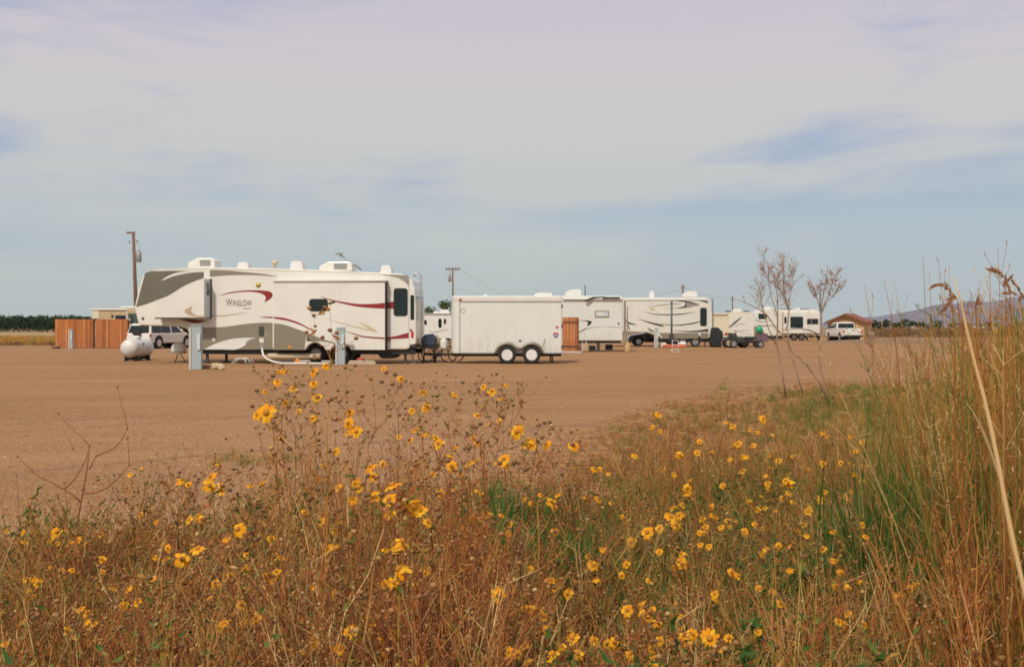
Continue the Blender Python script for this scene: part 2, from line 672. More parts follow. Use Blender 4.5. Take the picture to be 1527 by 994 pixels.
# ================================================================ shared paints
WHITE = mat('cream_gelcoat', (.74, .735, .665), .32, var=.05, scale=1.2, coat=.25)
WHITE2 = mat('white_enamel', (.69, .69, .62), .38, var=.06, scale=2, coat=.1)
WHITE3 = mat('cool_white_plastic', (.70, .70, .66), .5, var=.06)
BLUEW = mat('pale_panel_and_shade', (.55, .60, .60), .4, var=.05)
GLASS = mat('tinted_glass', (.010, .018, .016), .06, var=.2)
RUBBER = mat('tyre_rubber', (.028, .026, .024), .85, var=.2, scale=9)
BLACK = mat('black_steel', (.022, .021, .020), .55, var=.3, scale=6)
DARKG = mat('dark_grey_plastic', (.05, .05, .05), .6, var=.2)
GREY = mat('grey_metal', (.32, .32, .31), .4, metal=.5, var=.15, scale=5)
ALU = mat('bright_alloy', (.62, .62, .60), .3, metal=.7, var=.1)
MAROON = mat('maroon_vinyl', (.26, .022, .025), .35, var=.06)
DKRED = mat('dark_maroon_vinyl', (.12, .015, .02), .4)
KHAKI = mat('khaki_paint', (.235, .210, .148), .35, var=.06, scale=1.5, coat=.2)
TAN = mat('tan_vinyl', (.50, .36, .22), .4)
PALETAN = mat('pale_tan_vinyl', (.60, .49, .33), .4)
CHAR = mat('charcoal_vinyl', (.05, .045, .042), .4)
MIDG = mat('grey_vinyl', (.30, .28, .25), .4)
CREAM = mat('cream_siding', (.66, .60, .45), .45, var=.06, scale=2)
TANRV = mat('tan_siding', (.50, .38, .22), .45, var=.08, scale=2)
REDL = mat('red_lens', (.55, .03, .02), .3)
AMBER = mat('amber_lens', (.75, .28, .04), .3)
YELLOW = mat('yellow_vinyl', (.62, .50, .10), .5)
SEAL = mat('black_seal', (.012, .012, .012), .7)


def grime(m, top=1.1, amt=.35, col_=(.30, .20, .12)):
    """dried mud splash: blotchy, kept to the lowest part of a body"""
    nt = m.node_tree
    b = next(n for n in nt.nodes if n.type == 'BSDF_PRINCIPLED')
    src = b.inputs['Base Color'].links[0].from_socket
    tc_ = N(nt, 'ShaderNodeTexCoord'); sp_ = N(nt, 'ShaderNodeSeparateXYZ')
    nt.links.new(tc_.outputs['Object'], sp_.inputs[0])
    mp = N(nt, 'ShaderNodeMapping'); mp.inputs['Scale'].default_value = (3.5, 3.5, .9)
    nt.links.new(tc_.outputs['Object'], mp.inputs[0])
    nz = N(nt, 'ShaderNodeTexNoise'); nz.inputs['Scale'].default_value = 1.6; nz.inputs['Detail'].default_value = 8; nz.inputs['Roughness'].default_value = .7
    nt.links.new(mp.outputs[0], nz.inputs['Vector'])
    h_ = ramp(nt, math_n(nt, 'MULTIPLY', sp_.outputs[2], None, vb=1 / top), [(.35, 1.), (1., .10)])
    k = math_n(nt, 'MULTIPLY', ramp(nt, nz.outputs[0], [(.42, 0.), (.72, amt)]), h_)
    nt.links.new(mixc(nt, k, src, col_), b.inputs['Base Color'])


for m_ in (WHITE, WHITE2, KHAKI):
    grime(m_)


def wheel(parent, x, y, z, r, wd, axis='y', rim=ALU, hub=DARKG, holes=8):
    """tyre with a rim set into it, seen from the -axis side."""
    c = (x, y, z)
    t = MB().lathe([(r * .60, -wd * .44), (r * .66, -wd * .5), (r * .90, -wd * .5), (r * .98, -wd * .36), (r, -wd * .12), (r, wd * .12), (r * .98, wd * .36), (r * .9, wd * .5),
                    (r * .66, wd * .5), (r * .6, wd * .44)], c, axis, 28)
    to = t.build('wheel', RUBBER, parent)
    rb = MB()
    rb.lathe([(r * .61, -wd * .47), (r * .58, -wd * .45), (r * .53, -wd * .12), (r * .30, -wd * .16), (r * .17, -wd * .34), (r * .12, -wd * .40), (0.0001, -wd * .40)], c, axis, 28)
    for i in range(holes):
        q = 2 * PI * i / holes
        a, b = r * .42 * math.cos(q), r * .42 * math.sin(q)
        hr = r * .105
        if axis == 'y':
            rb.lathe([(hr, -wd * .33), (0.0001, -wd * .331)], (x + a, y, z + b), 'y', 8, m=1)
        else:
            rb.lathe([(hr, -wd * .33), (0.0001, -wd * .331)], (x, y + a, z + b), 'x', 8, m=1)
    rb.lathe([(r * .13, -wd * .41), (r * .11, -wd * .47), (0.0001, -wd * .46)], c, axis, 10, m=1)
    rb.build('rim', [rim, hub], to)
    return to


def ac_unit(parent, x0, x1, z0, z1, y0=.75, y1=1.65, m=None, grille=True):
    m = m or WHITE
    h = z1 - z0
    o = MB().prism([(x0, z0 + .02), (x1, z0 + .02), (x1, z0 + h * .8), (x1 - h * .3, z1), (x0 + h * .9, z1), (x0, z0 + h * .55)], y0, y1).build('air_conditioner', m, parent, .03)
    if grille:
        g = MB()
        for k in range(5):
            zz = z0 + h * (.25 + .12 * k)
            g.box(x0 + (x1 - x0) * .45, x0 + (x1 - x0) * .85, y0 - .012, y0 + .004, zz, zz + h * .05)
        g.build('grille', DARKG, o)
    MB().box(x0 + .02, x1 - .02, y0 + .02, y1 - .02, z0 - .03, z0 + .02).build('base_gasket', SEAL, o)
    return o


def vent(parent, x0, x1, z0, z1, y0=1.0, m=None):
    MB().prism([(x0, z0 - .03), (x1, z0 - .03), (x1 - .02, z0 + (z1 - z0) * .6), (x1 - .08, z1), (x0 + .08, z1), (x0 + .02, z0 + (z1 - z0) * .6)], y0, y0 + .5).build('roof_vent', m or WHITE3, parent, .02)


def window(parent, S, px0, py0, px1, py1, w=0., frame=True, r=.09, label=None, fm=None):
    a, b = S.uz(px0, py0, w), S.uz(px1, py1, w)
    x0, x1, z0, z1 = a[0], b[0], b[1], a[1]
    o = MB().sheet(rrect(x0, x1, z0, z1, min(r, (x1 - x0) * .4, (z1 - z0) * .4)), w - .004, d=.016).build('window', fm or BLACK, parent)
    q = .035
    MB().sheet(rrect(x0 + q, x1 - q, z0 + q, z1 - q, min(r * .8, (x1 - x0) * .3, (z1 - z0) * .3)), w - .021, d=.004).build('pane', GLASS, o)
    return o


def stripe(parent, S, up, lo, m, w=0., label=None, d=.005, y0=None):
    o = MB().band(S.pts(up, w), S.pts(lo, w), (w if y0 is None else y0) - .003, d=d).build('stripe', m, parent)
    if label:
        o['label'] = label
    return o


# ================================================================ 1. the big fifth wheel
S1 = Side(203, 44.1, R(-3.6))
U = lambda px, py, w=0.: S1.uz(px, py, w)
rv = empty('fifth_wheel_trailer', S1.loc(), S1.a, 'long cream fifth wheel camper with maroon swooshes and khaki skirt, nearest to the weeds', 'camper')
W1 = 2.45
body_px = [(217.5, 405), (230, 401.5), (300, 398.5), (380, 399.5), (480, 402.5), (598, 408), (606, 411), (610, 420), (610.5, 505), (611, 519)]
pts = S1.pts(body_px)
zb = U(600, 521)[1]
pts += [(U(605, 521)[0], zb)]
wc = [U(508, 530), U(470, 530)]
for c in wc:
    pts += arch(c[0], .46, zb, 10, c[1] + .10)
pts += [(U(297, 521)[0], zb), U(288, 512), U(278, 490)]
pts += S1.pts([(268, 487), (207, 485), (204, 474), (200.5, 458), (206, 432), (212, 414)])
MB().prism(pts, 0, W1).build('body', WHITE, rv, .06, segs=3)
# rear cap, bulging behind the side wall
x_r = U(610.5, 450)[0]
z_t = U(606, 411)[1]
cap = MB()
capo = [(x_r - .03, z_t - .10), (x_r + .10, z_t - .16), (x_r + .22, z_t - .55), (x_r + .26, z_t - 1.3), (x_r + .27, .95), (x_r + .24, .78), (x_r - .03, .74)]
cap.prism(capo, .04, W1 - .04)
cap.build('rear_cap', WHITE, rv, .05, segs=3)
MB().box(x_r - .5, x_r + .30, .03, W1 - .03, .64, .74).build('bumper', BLACK, rv, .02)
# rear window on the cap, wraps the back
rw = MB()
rw.add([(x_r + .258, .25, 1.75), (x_r + .258, W1 - .25, 1.75), (x_r + .225, W1 - .25, 2.75), (x_r + .225, .25, 2.75)], [(0, 1, 2, 3)])
rw.v = [(x + .02, y, z) for x, y, z in rw.v]
rw.build('rear_window', GLASS, rv)
sw = MB().sheet(rrect(x_r + .035, x_r + .19, 1.78, 2.78, .05), .035, d=.008).build('corner_window', GLASS, rv)
# tail lamp and marker
MB().sheet(rrect(x_r + .06, x_r + .17, 1.05, 1.32, .03), .037, d=.01).build('tail_lamp', REDL, rv)
# slide-outs
SB, SF = -.74, -.40
fx0, fx1 = U(231, 440, SB)[0], U(304.5, 440, SB)[0]
fz0, fz1 = U(270, 473.5, SB)[1], U(270, 403.5, SB)[1]
fs = MB().prism([(fx0, fz0), (fx1, fz0), (fx1, fz1 - .32), (fx1 - .03, fz1 - .30), (fx0 + .9, fz1 - .2), (fx0, fz1 - .55)], SB, .02).build('bedroom_slide', WHITE, rv, .02)
e = MB()
e.box(fx1 + .003, fx1 + .012, SB + .04, -.05, fz0 + .03, fz1 - .38)
e.build('side_panel', BLUEW, fs)  # bluish shading of the slide's side face, put into the colour
MB().box(fx1 + .013, fx1 + .022, SB + .24, SB + .56, fz0 + .92, fz0 + 1.42).build('slide_window', GLASS, fs)
MB().box(fx1 - .02, fx1 + .05, -.055, -.004, fz0 - .04, fz1 - .30).build('seal', SEAL, fs)
MB().box(fx0 - .05, fx1 + .02, SB + .05, -.003, fz0 - .05, fz0 - .004).build('floor_edge', KHAKI, fs)
# main slide with wheel notches
mx0, mx1 = U(408, 450, SF)[0], U(574.3, 450, SF)[0]
mz0, mz1 = U(490, 521.5, SF)[1], U(490, 418.5, SF)[1]
mo = [(mx0, mz1), (mx0, mz0)]
mo2 = []
for c in wc[::-1]:
    q = U(470 if c is wc[1] else 508, 530, SF)
    mo2 += arch(q[0], .43, mz0, 10, q[1] + .10)[::-1]
mo += mo2 + [(mx1, mz0), (mx1, mz1 - .04)]
ms = MB().prism(mo, SF, .02).build('living_slide', WHITE, rv, .015)
MB().box(mx0 - .02, mx1 + .05, SF - .03, .03, mz1 - .02, mz1 + .035).build('awning_cover', WHITE3, ms)
MB().box(mx0, mx1, SF - .012, SF - .003, mz1 - .075, mz1 - .045).build('trim_line', MIDG, ms)
MB().box(mx1 - .004, mx1 + .022, SF - .01, -.002, mz0 - .02, mz1 - .06).build('seal', SEAL, ms)
# frame, tanks, legs
z1_, z0_ = zb + .01, U(400, 528)[1]
fr = MB()
fr.box(U(297, 520)[0], U(455, 520)[0], .12, .24, z0_, z1_)
fr.box(U(523, 520)[0], U(618, 520)[0], .12, .24, z0_, z1_)
fr.box(U(297, 520)[0], U(618, 520)[0], W1 - .24, W1 - .12, z0_, z1_)
fr.box(U(455, 520)[0], U(523, 520)[0], .3, W1 - .3, z0_ + .05, z1_)
fr.build('chassis', BLACK, rv)
tk = MB()
tx0, tx1 = U(555, 525)[0], U(598, 525)[0]
tk.prism([(tx0, zb), (tx0 + .30, .20), (tx1 - .42, .20), (tx1, zb)], .35, 1.7)
tk.build('holding_tank', DARKG, rv, .05)
dk = MB().box(U(330, 520)[0], U(440, 520)[0], .5, 1.9, .36, z0_ + .02)
dk.build('underbelly', BLACK, rv)
for px in (306, 603, 312):
    lx = U(px, 530)[0]
    ly = {306: .25, 603: .25, 312: W1 - .3}[px]
    MB().box(lx - .05, lx + .05, ly - .05, ly + .05, .03, zb + .03).box(lx - .13, lx + .13, ly - .13, ly + .13, 0, .03).build('landing_leg', DARKG, rv)
lx = U(611, 530)[0]
MB().tube([(lx, .3, .7), (lx + .12, .25, .02)], .03).box(lx + .02, lx + .22, .15, .35, 0, .025).build('stabilizer', GREY, rv)
# king pin box under the nose
MB().prism([(1.4, U(250, 486)[1] + .02), (3.0, U(250, 486)[1] + .02), (2.5, 1.12), (2.2, 1.0), (1.9, 1.12)], .95, 1.5).build('pin_box', BLACK, rv, .02)
for c in wc:
    wheel(rv, c[0], .28, .38, .38, .24, rim=GREY)
    wheel(rv, c[0], W1 - .28, .38, .38, .24, rim=GREY)
# graphics: the grey-brown front mask on the wall, then on the slide, then the tail end of it
MASK = mat('grey_brown_mask', (.150, .140, .100), .25, var=.08, scale=1.5, coat=.3)
stripe(rv, S1, [(216.5, 407), (222, 404.8), (231, 404.0)], [(202.8, 457.5), (214, 454.5), (231, 448.5)], MASK, 0, 'grey brown nose panel')
stripe(rv, S1, [(229.5, 404.5), (262, 403.5), (304.2, 404)], [(231.5, 448), (241, 444.5), (253, 439.5), (272, 427.5), (289, 419.5), (304.2, 414)], MASK, SB, 'grey brown sweep narrowing backward')
stripe(rv, S1, [(313, 402.6), (335, 403), (362, 405.4), (391, 408.2), (414, 412)], [(313, 412.4), (343, 410), (381, 410), (414, 412.5)], KHAKI, 0)
stripe(rv, S1, [(240.5, 418), (254, 409.8), (272, 405), (304.2, 402.4)], [(243, 418), (262, 411), (284, 406.8), (304.2, 405.4)], WHITE3, SB, 'white curve over the grey mask', y0=SB - .006)
# maroon hook by the name
stripe(rv, S1, [(327, 440.6), (343, 435.7), (364, 433), (385, 432.7), (402, 434.4), (407, 439.8), (403, 445.5), (394, 450.6)],
       [(327, 440.8), (343, 437.2), (359, 435.2), (375, 434.9), (389, 437), (395.6, 441.2), (396.4, 445.5), (394, 450.6)], MAROON, 0, 'maroon hook above the lettering')
stripe(rv, S1, [(287.3, 456), (279, 460), (275.2, 463.8), (281, 469), (297, 472.2), (304.3, 471.8)], [(287.5, 456), (285.4, 460), (285.8, 465), (291, 469), (298, 470.4), (304.3, 470.4)], TAN, SB, 'tan hook')
stripe(rv, S1, [(314, 470.4), (335, 469.6), (355, 467.3), (368, 465.3)], [(314, 471.8), (335, 471), (355, 468.2), (368, 465.5)], TAN, 0)
stripe(rv, S1, [(264.6, 475), (285, 476), (308.5, 478.4)], [(264.6, 475), (285, 480.5), (297, 481), (308.5, 478.6)], DKRED, 0, 'dark red blade under the bedroom slide')
stripe(rv, S1, [(387.5, 472.5), (397, 472), (407, 472.1)], [(387.5, 472.7), (397, 473.5), (407, 474.3)], MAROON, 0)
stripe(rv, S1, [(408.5, 472.2), (424, 474), (443.7, 480), (458, 487.4), (467, 493.5)], [(408.5, 474.6), (430, 478.3), (450, 485.2), (460, 490.5), (467, 493.8)], MAROON, SF, 'maroon blade falling toward the wheels')
stripe(rv, S1, [(476.5, 440.7), (488, 445), (505, 448.8), (534, 453), (562, 452.6), (573.8, 451.3)], [(476.5, 440.9), (488, 446.3), (507, 451.4), (534, 457), (562, 459.4), (573.8, 459.8)], MAROON, SF, 'upper maroon stripe widening to the rear')
stripe(rv, S1, [(578, 451), (587, 449.4)], [(578, 459.8), (587, 460.2)], MAROON, 0)
stripe(rv, S1, [(514.7, 493.3), (530, 497.6), (543.4, 501), (573.5, 503.1)], [(514.7, 493.5), (530, 499), (543.4, 502.9), (573.5, 505.4)], MAROON, SF, 'lower maroon stripe')
stripe(rv, S1, [(578, 502.6), (591, 500.6), (609.3, 495.8)], [(578, 505.2), (591, 504.9), (609.3, 503.8)], MAROON, 0)
stripe(rv, S1, [(486, 474.5), (510, 481.5), (540, 488.5), (564.4, 495)], [(486, 474.7), (510, 482.6), (540, 490.2), (564.4, 495.5)], PALETAN, SF, 'thin tan line')
stripe(rv, S1, [(536, 480), (550, 485.5), (564.4, 495)], [(536, 480.2), (545, 486.5), (551, 491), (564.4, 495.5)], PALETAN, SF)
stripe(rv, S1, [(568, 409), (590, 409.4), (609.3, 410.5)], [(568, 409.2), (591, 413.5), (602, 419), (609.3, 426)], MIDG, 0, 'grey curved corner panel')
# khaki skirt: wall part and slide part
stripe(rv, S1, [(300, 488), (332, 487.4), (371.7, 482.2), (398, 481), (406.5, 481.7)], [(300, 520.8), (406.5, 520.8)], KHAKI, 0, 'khaki lower panel')
stripe(rv, S1, [(408.5, 482), (424, 484), (454, 494.4), (457, 495.5)], [(408.5, 520.8), (425, 520.8), (440, 520.8), (454, 520.8)], KHAKI, SF, 'khaki lower panel')
stripe(rv, S1, [(457, 495.6), (486, 506.7), (522, 517)], [(457, 508.5), (486, 509.5), (522, 518.4)], KHAKI, SF, 'khaki lower panel')
stripe(rv, S1, [(304.7, 520.6), (322, 512), (343, 505.7), (362, 503.6), (381, 503.3)], [(304.7, 520.8), (330, 520.8), (352, 520.8), (366.3, 514), (366, 510)], WHITE3, 0, 'white swoosh inside the khaki panel', y0=-.006)
stripe(rv, S1, [(381, 503.3), (372, 506), (366.5, 510)], [(381, 504.1), (373, 507), (367.5, 511)], WHITE3, 0, y0=-.006)
# utility hatches and fittings
for (a, b, c, d, mm2, nm) in ((386, 486.5, 394, 501, DARKG, 'utility_hatch'), (387, 504, 393.5, 510.5, WHITE3, 'hose_inlet'), (387, 512, 394, 519, MIDG, 'hose_inlet'), (395, 494, 399, 502, MIDG, 'cable_inlet'),
                         (316.5, 503.5, 321, 508.5, WHITE3, 'outlet_cover'), (611.5, 490.5, 614.3, 493.5, DARKG, 'marker_light'), (577.6, 506, 583, 508.2, REDL, 'marker_light'),
                         (211.5, 473, 215, 476.6, DARKG, 'marker_light'), (430, 515, 434.5, 518.8, AMBER, 'marker_light')):
    w_ = SF if 408 < a < 574 else (0.04 if a > 610 else 0)
    p, q = U(a, b, w_), U(c, d, w_)
    MB().box(p[0], q[0], w_ - .016, w_ - .009, q[1], p[1]).build(nm, mm2, rv)
# round emblem
p = U(385.3, 424.8)
MB().lathe([(.105, -.012), (.0001, -.014)], (p[0], 0, p[1]), 'y', 10).build('emblem', YELLOW, rv)
window(rv, S1, 461, 445.5, 489, 464, SF, r=.13)
window(rv, S1, 587, 429.6, 608, 471, 0, r=.12)
# the name on the side
LET = mat('grey_lettering', (.19, .175, .15), .5)


def letters(txt, x, z, h, wdt, parent, m, y=-.012, name='lettering', shear=0., depth=.002):
    cu = bpy.data.curves.new(name, 'FONT')
    cu.body = txt
    cu.size = 1
    cu.extrude = depth
    cu.shear = shear
    cu.materials.append(m)
    o = bpy.data.objects.new(name, cu)
    col.objects.link(o)
    bpy.context.view_layer.update()
    dx, dy = o.dimensions.x, o.dimensions.y
    o.parent = parent
    o.location = (x, y, z)
    o.rotation_euler = (R(90), 0, 0)
    s = wdt / dx
    o.scale = (s, h / .73, 1)
    bpy.context.view_layer.update()
    me = bpy.data.meshes.new_from_object(o.evaluated_get(bpy.context.evaluated_depsgraph_get()))
    k = bpy.data.objects.new(name, me)
    col.objects.link(k)
    k.parent, k.location, k.rotation_euler, k.scale = parent, o.location, o.rotation_euler, o.scale
    bpy.data.objects.remove(o)
    k.name = name
    return k


a = U(337, 456)
letters('W', a[0], a[1], U(337, 444.6)[1] - a[1], .27, rv, LET)
letters('INSLOW', a[0] + .28, a[1], (U(337, 444.6)[1] - a[1]) * .78, U(375, 456)[0] - a[0] - .28, rv, LET)
b = U(362, 460)
MB().box(b[0], b[0] + .34, -.014, -.012, b[1], b[1] + .02).build('underline', LET, rv)
# roof gear
tops = lambda px: U(px, 400)[1]
a, b = U(279, 396, 1.2), U(320, 384, 1.2)
zt = U(300, 398.5)[1]
ac_unit(rv, U(280, 390, .75)[0], U(320, 390, .75)[0], zt, U(300, 384.5, .75)[1], .75, 1.6)
ac_unit(rv, U(476, 390, .75)[0], U(525, 390, .75)[0], U(500, 403)[1] - .01, U(500, 390, .75)[1], .75, 1.6)
for (x0, x1, yt, yb) in ((353, 371, 391, 399.3), (432, 452, 389.5, 401), (567, 584, 395.5, 406)):
    vent(rv, U(x0, 395, 1.)[0], U(x1, 395, 1.)[0], U(x0, yb)[1], U(x0, yt, 1.)[1])
a = U(410, 391, 1.)
MB().ball((a[0], 1.0, a[1] - .02), (.15, .15, .11)).cyl((a[0], 1, a[1] - .25), (a[0], 1, a[1]), .06, 8).build('antenna_dome', PALETAN, rv)
a, b = U(505, 378.6, 1.2), U(539, 402, 1.2)
MB().tube([(a[0], 1.2, a[1]), (b[0], 1.2, b[1])], [.03, .035]).box(a[0] - .12, a[0] + .16, 1.1, 1.3, a[1] - .03, a[1] + .03).build('antenna_arm', GREY, rv)
# roof rail line
MB().band(S1.pts([(222, 402.8), (300, 400.3), (480, 404.3), (604, 410.5)]), S1.pts([(222, 403.6), (300, 401), (480, 405), (604, 411.2)]), -.002, n=30).build('roof_rail', PALETAN, rv)
# ladder on the back
ld = MB()
lxr = x_r + .40
for yy in (.28, .68):
    ld.tube([(lxr - .30, yy, z_t - .02), (lxr - .12, yy, z_t + .14), (lxr, yy, z_t + .05), (lxr, yy, 2.6), (lxr, yy, 1.05), (lxr - .12, yy, 1.0)], .022, 6)
for k in range(9):
    ld.tube([(lxr, .28, 1.2 + k * .30), (lxr, .68, 1.2 + k * .30)], .018, 6)
ld.build('ladder', ALU, rv)

# ================================================================ 2. the white cargo trailer
S2 = Side(672.4, 43.6, 0)
V = lambda px, py, w=0.: S2.uz(px, py, w)
ct = empty('cargo_trailer', S2.loc(), 0, 'plain white enclosed cargo trailer with two white wheels under a double fender', 'trailer')
x1 = V(837.6, 480)[0]; zt = V(700, 441.4)[1]; zb = V(700, 526.8)[1]; WT = 2.1
body = MB()
# plan outline with a rounded front, extruded upward
plan = [(x1, 0), (x1, WT), (.35, WT)] + [(.35 - .35 * math.sin(R(a)), WT - .35 + .35 * math.cos(R(a))) for a in (30, 60, 90)] + [(.35 - .35 * math.cos(R(a)), .35 - .35 * math.sin(R(a))) for a in (0, 22, 45, 67, 90)]
npl = len(plan)
vs = [(x, y, zb) for x, y in plan] + [(x, y, zt) for x, y in plan]
body.add(vs, [tuple(range(npl - 1, -1, -1)), tuple(range(npl, 2 * npl))] + [(i, (i + 1) % npl, npl + (i + 1) % npl, npl + i) for i in range(npl)])
TRW = mat('trailer_white', (.69, .71, .65), .4, var=.04, scale=1.0, coat=.1)
grime(TRW, 1.3, .45)
body.build('body', TRW, ct, .03)
rf = MB()
pl2 = [((x - x1 / 2) * 1.003 + x1 / 2, (y - WT / 2) * 1.012 + WT / 2) for x, y in plan]
z_tr = V(700, 449.6)[1]
rf.add([(x, y, z_tr) for x, y in pl2] + [(x, y, zt + .012) for x, y in pl2], [tuple(range(npl - 1, -1, -1)), tuple(range(npl, 2 * npl))] + [(i, (i + 1) % npl, npl + (i + 1) % npl, npl + i) for i in range(npl)])
rf.build('roof', WHITE2, ct, .05, segs=3)
MB().box(.38, x1 + .006, -.018, -.004, z_tr - .022, z_tr + .004).build('trim_rail', GREY, ct)
MB().box(.38, x1 + .006, -.012, -.004, zb - .01, zb + .035).build('sill_rail', GREY, ct)
MB().box(.345, .375, -.008, .01, zb, z_tr).build('corner_trim', GREY, ct)
MB().box(x1 + .002, x1 + .03, .03, WT - .03, zb + .02, z_tr - .05).build('rear_door', WHITE2, ct, .01)
hg = MB()
for zz in (zb + .2, (zb + z_tr) / 2, z_tr - .25):
    hg.box(x1 - .01, x1 + .05, -.02, .03, zz, zz + .13)
hg.build('door_hinge', DARKG, ct)
# faint panel seams and screws
sm_ = MB()
for k in range(1, 9):
    xx = .375 + (x1 - .375) * k / 9
    for j in range(13):
        zz = zb + .06 + (z_tr - zb - .1) * j / 12
        sm_.box(xx - .006, xx + .006, -.006, -.002, zz, zz + .012)
sm_.build('screw', GREY, ct)
wcx = [V(756.2, 531)[0], V(792.6, 531)[0]]
wr = .365
pn = MB()
fz = zb
ua = [(V(736.5, 527)[0], fz)] + [(wcx[0] - .50 * math.cos(R(a)), wr + .50 * math.sin(R(a)) + .03) for a in (25, 50, 75, 95, 115, 135)] + [((wcx[0] + wcx[1]) / 2, V(776, 517)[1] + .03)] + \
     [(wcx[1] + .50 * math.cos(R(a)), wr + .50 * math.sin(R(a)) + .03) for a in (135, 115, 95, 75, 50, 25)] + [(V(811, 527)[0], fz)]
n = 40
Up = resample(ua, n)
Lo = resample([(x + (.0), max(fz - .03, z - .13)) for x, z in ua], n)
fd = MB()
for arr, y in ((Up, -.30), (Up, -.004), (Lo, -.004), (Lo, -.30)):
    for x, z in arr:
        fd.v.append((x, y, z)); fd.t.append(.5)
for k in range(4):
    a0, b0 = k * n, ((k + 1) % 4) * n
    for i in range(n - 1):
        fd.f.append((a0 + i, a0 + i + 1, b0 + i + 1, b0 + i)); fd.m.append(0); fd.sm.append(True)
FEND = mat('grey_fender', (.30, .275, .225), .45, metal=.2, var=.12, scale=3)
fo = fd.build('fender', FEND, ct)
MB().sheet([(p[0], p[1] + .10) for p in Up] + [(Up[-1][0], fz), (Up[0][0], fz)], -.001, d=.006).build('splash_panel', WHITE2, fo)
# dark wheel well behind
for i, xx in enumerate(wcx):
    wheel(ct, xx, -.15, wr, wr, .22, rim=WHITE3)
    wheel(ct, xx, WT + .15, wr, wr, .22, rim=WHITE3)
ax = MB()
for xx in wcx:
    ax.cyl((xx, .0, wr), (xx, WT, wr), .045, 8)
ax.box(.1, x1, .25, .35, zb - .12, zb).box(.1, x1, WT - .35, WT - .25, zb - .12, zb)
ax.build('axle_frame', BLACK, ct)
for px in (821, 826):
    xx = V(px, 530)[0]
    MB().box(xx - .03, xx + .03, .25 if px == 821 else 1.75, .31 if px == 821 else 1.81, .02, zb).box(xx - .09, xx + .09, .2 if px == 821 else 1.7, .36 if px == 821 else 1.86, 0, .02).build('jack_leg', BLACK, ct)
tg = MB()
tg.box(-.95, .2, .9, 1.0, zb - .12, zb - .02).box(-.95, .2, 1.1, 1.2, zb - .12, zb - .02).box(-1.15, -.9, .95, 1.15, zb - .1, zb)
tg.tube([(-.75, 1.05, 0.02), (-.75, 1.05, zb + .35)], .035).box(-.85, -.65, .95, 1.15, 0, .02)
tg.build('tongue', BLACK, ct)
a = V(830.8, 487.5); MB().lathe([(.05, -.008), (.045, -.03), (.0001, -.035)], (a[0], 0, a[1]), 'y', 12).build('marker_light', REDL, ct)
a = V(686.4, 446.5); MB().box(a[0] - .06, a[0] + .06, -.04, -.022, a[1] - .03, a[1] + .03).build('marker_light', REDL, ct)
a = V(775.4, 507.6); MB().box(a[0] - .05, a[0] + .05, -.04, -.008, a[1] - .025, a[1] + .025).build('marker_light', DARKG, ct)
# shield sticker: blue below, red above
a = V(829, 499.4)
sh = [(-.10, .09), (-.05, .11), (0, .09), (.05, .11), (.10, .09), (.11, -.01), (.05, -.10), (0, -.13), (-.05, -.10), (-.11, -.01)]
STB = mat('blue_sticker', (.16, .14, .42), .4); STR = mat('red_sticker', (.50, .08, .12), .4)
sk = MB().sheet([(a[0] + p[0], a[1] + p[1]) for p in sh], -.003, 0, d=.004)
sk.sheet([(a[0] + x, a[1] + z) for x, z in ((-.10, .09), (-.05, .108), (0, .09), (.05, .108), (.10, .09), (.105, .035), (-.105, .035))], -.008, 1, d=.003)
sk.sheet([(a[0] + x, a[1] + z) for x, z in ((-.06, .015), (.06, .015), (.06, -.015), (-.06, -.015))], -.008, 2, d=.003)
sk.build('shield_sticker', [STB, STR, WHITE3], ct)
a = V(690.5, 463)
MB().tube([(a[0] + .09 * math.cos(t * PI / 8), -.008, a[1] + .09 * math.sin(t * PI / 8)) for t in range(17)], .008, 4).build('vent_ring', GREY, ct)
MB().tube([V(812.5, 505)[0:1] + (-.02,) + V(812.5, 505)[1:], V(808.8, 518)[0:1] + (-.32,) + V(808.8, 518)[1:]], .012, 5).build('fender_strut', DARKG, ct)
vent(ct, V(720, 439, .8)[0], V(728, 439, .8)[0], zt, zt + .10, .8)
vent(ct, V(796, 439, .8)[0], V(812, 439, .8)[0], zt, zt + .14, .8)

# ================================================================ 3. travel trailer behind the cargo trailer
S3 = Side(720, 64.5, 0)
U3 = S3.uz
tt = empty('travel_trailer', S3.loc(), 0, 'white travel trailer with black hook graphic and open hatch, behind the wooden gate', 'camper')
x0, x1 = 0, U3(928.7, 480)[0]
z0, z1 = U3(900, 508)[1], U3(900, 441)[1]
MB().prism([(x0, z1 - .3), (x0 - .1, 1.6), (x0 + .3, z0), (x1 - .02, z0), (x1, z0 + .1), (x1, z1 - .12), (x1 - .1, z1), (x0 + .4, z1)], 0, 2.4).build('body', TRW, tt, .05)
zs = U3(900, 444.5)[1]
MB().box(U3(839, 450)[0], x1 - .03, -.12, 0, zs - .1, zs).build('awning_roll', WHITE3, tt, .03)
bent = MB()
a, b, c = U3(873, 449), U3(884, 443.5), U3(903, 442.8)
bent.tube([(a[0], -.2, a[1]), (b[0], -.14, b[1]), (c[0], -.1, c[1])], [.07, .05, .03], 6)
c = U3(898, 443.8); d = U3(924, 443.8)
bent.tube([(c[0], -.16, c[1]), (d[0], -.16, d[1])], .045, 6)
bent.build('awning_arm', DARKG, tt)
ac_unit(tt, U3(843, 435, .8)[0], U3(867, 435, .8)[0], z1, U3(850, 431.5, .8)[1], .8, 1.6, WHITE3, False)
vent(tt, U3(801, 439, 1)[0], U3(824, 439, 1)[0], z1, U3(810, 436.5, 1)[1], 1.0)
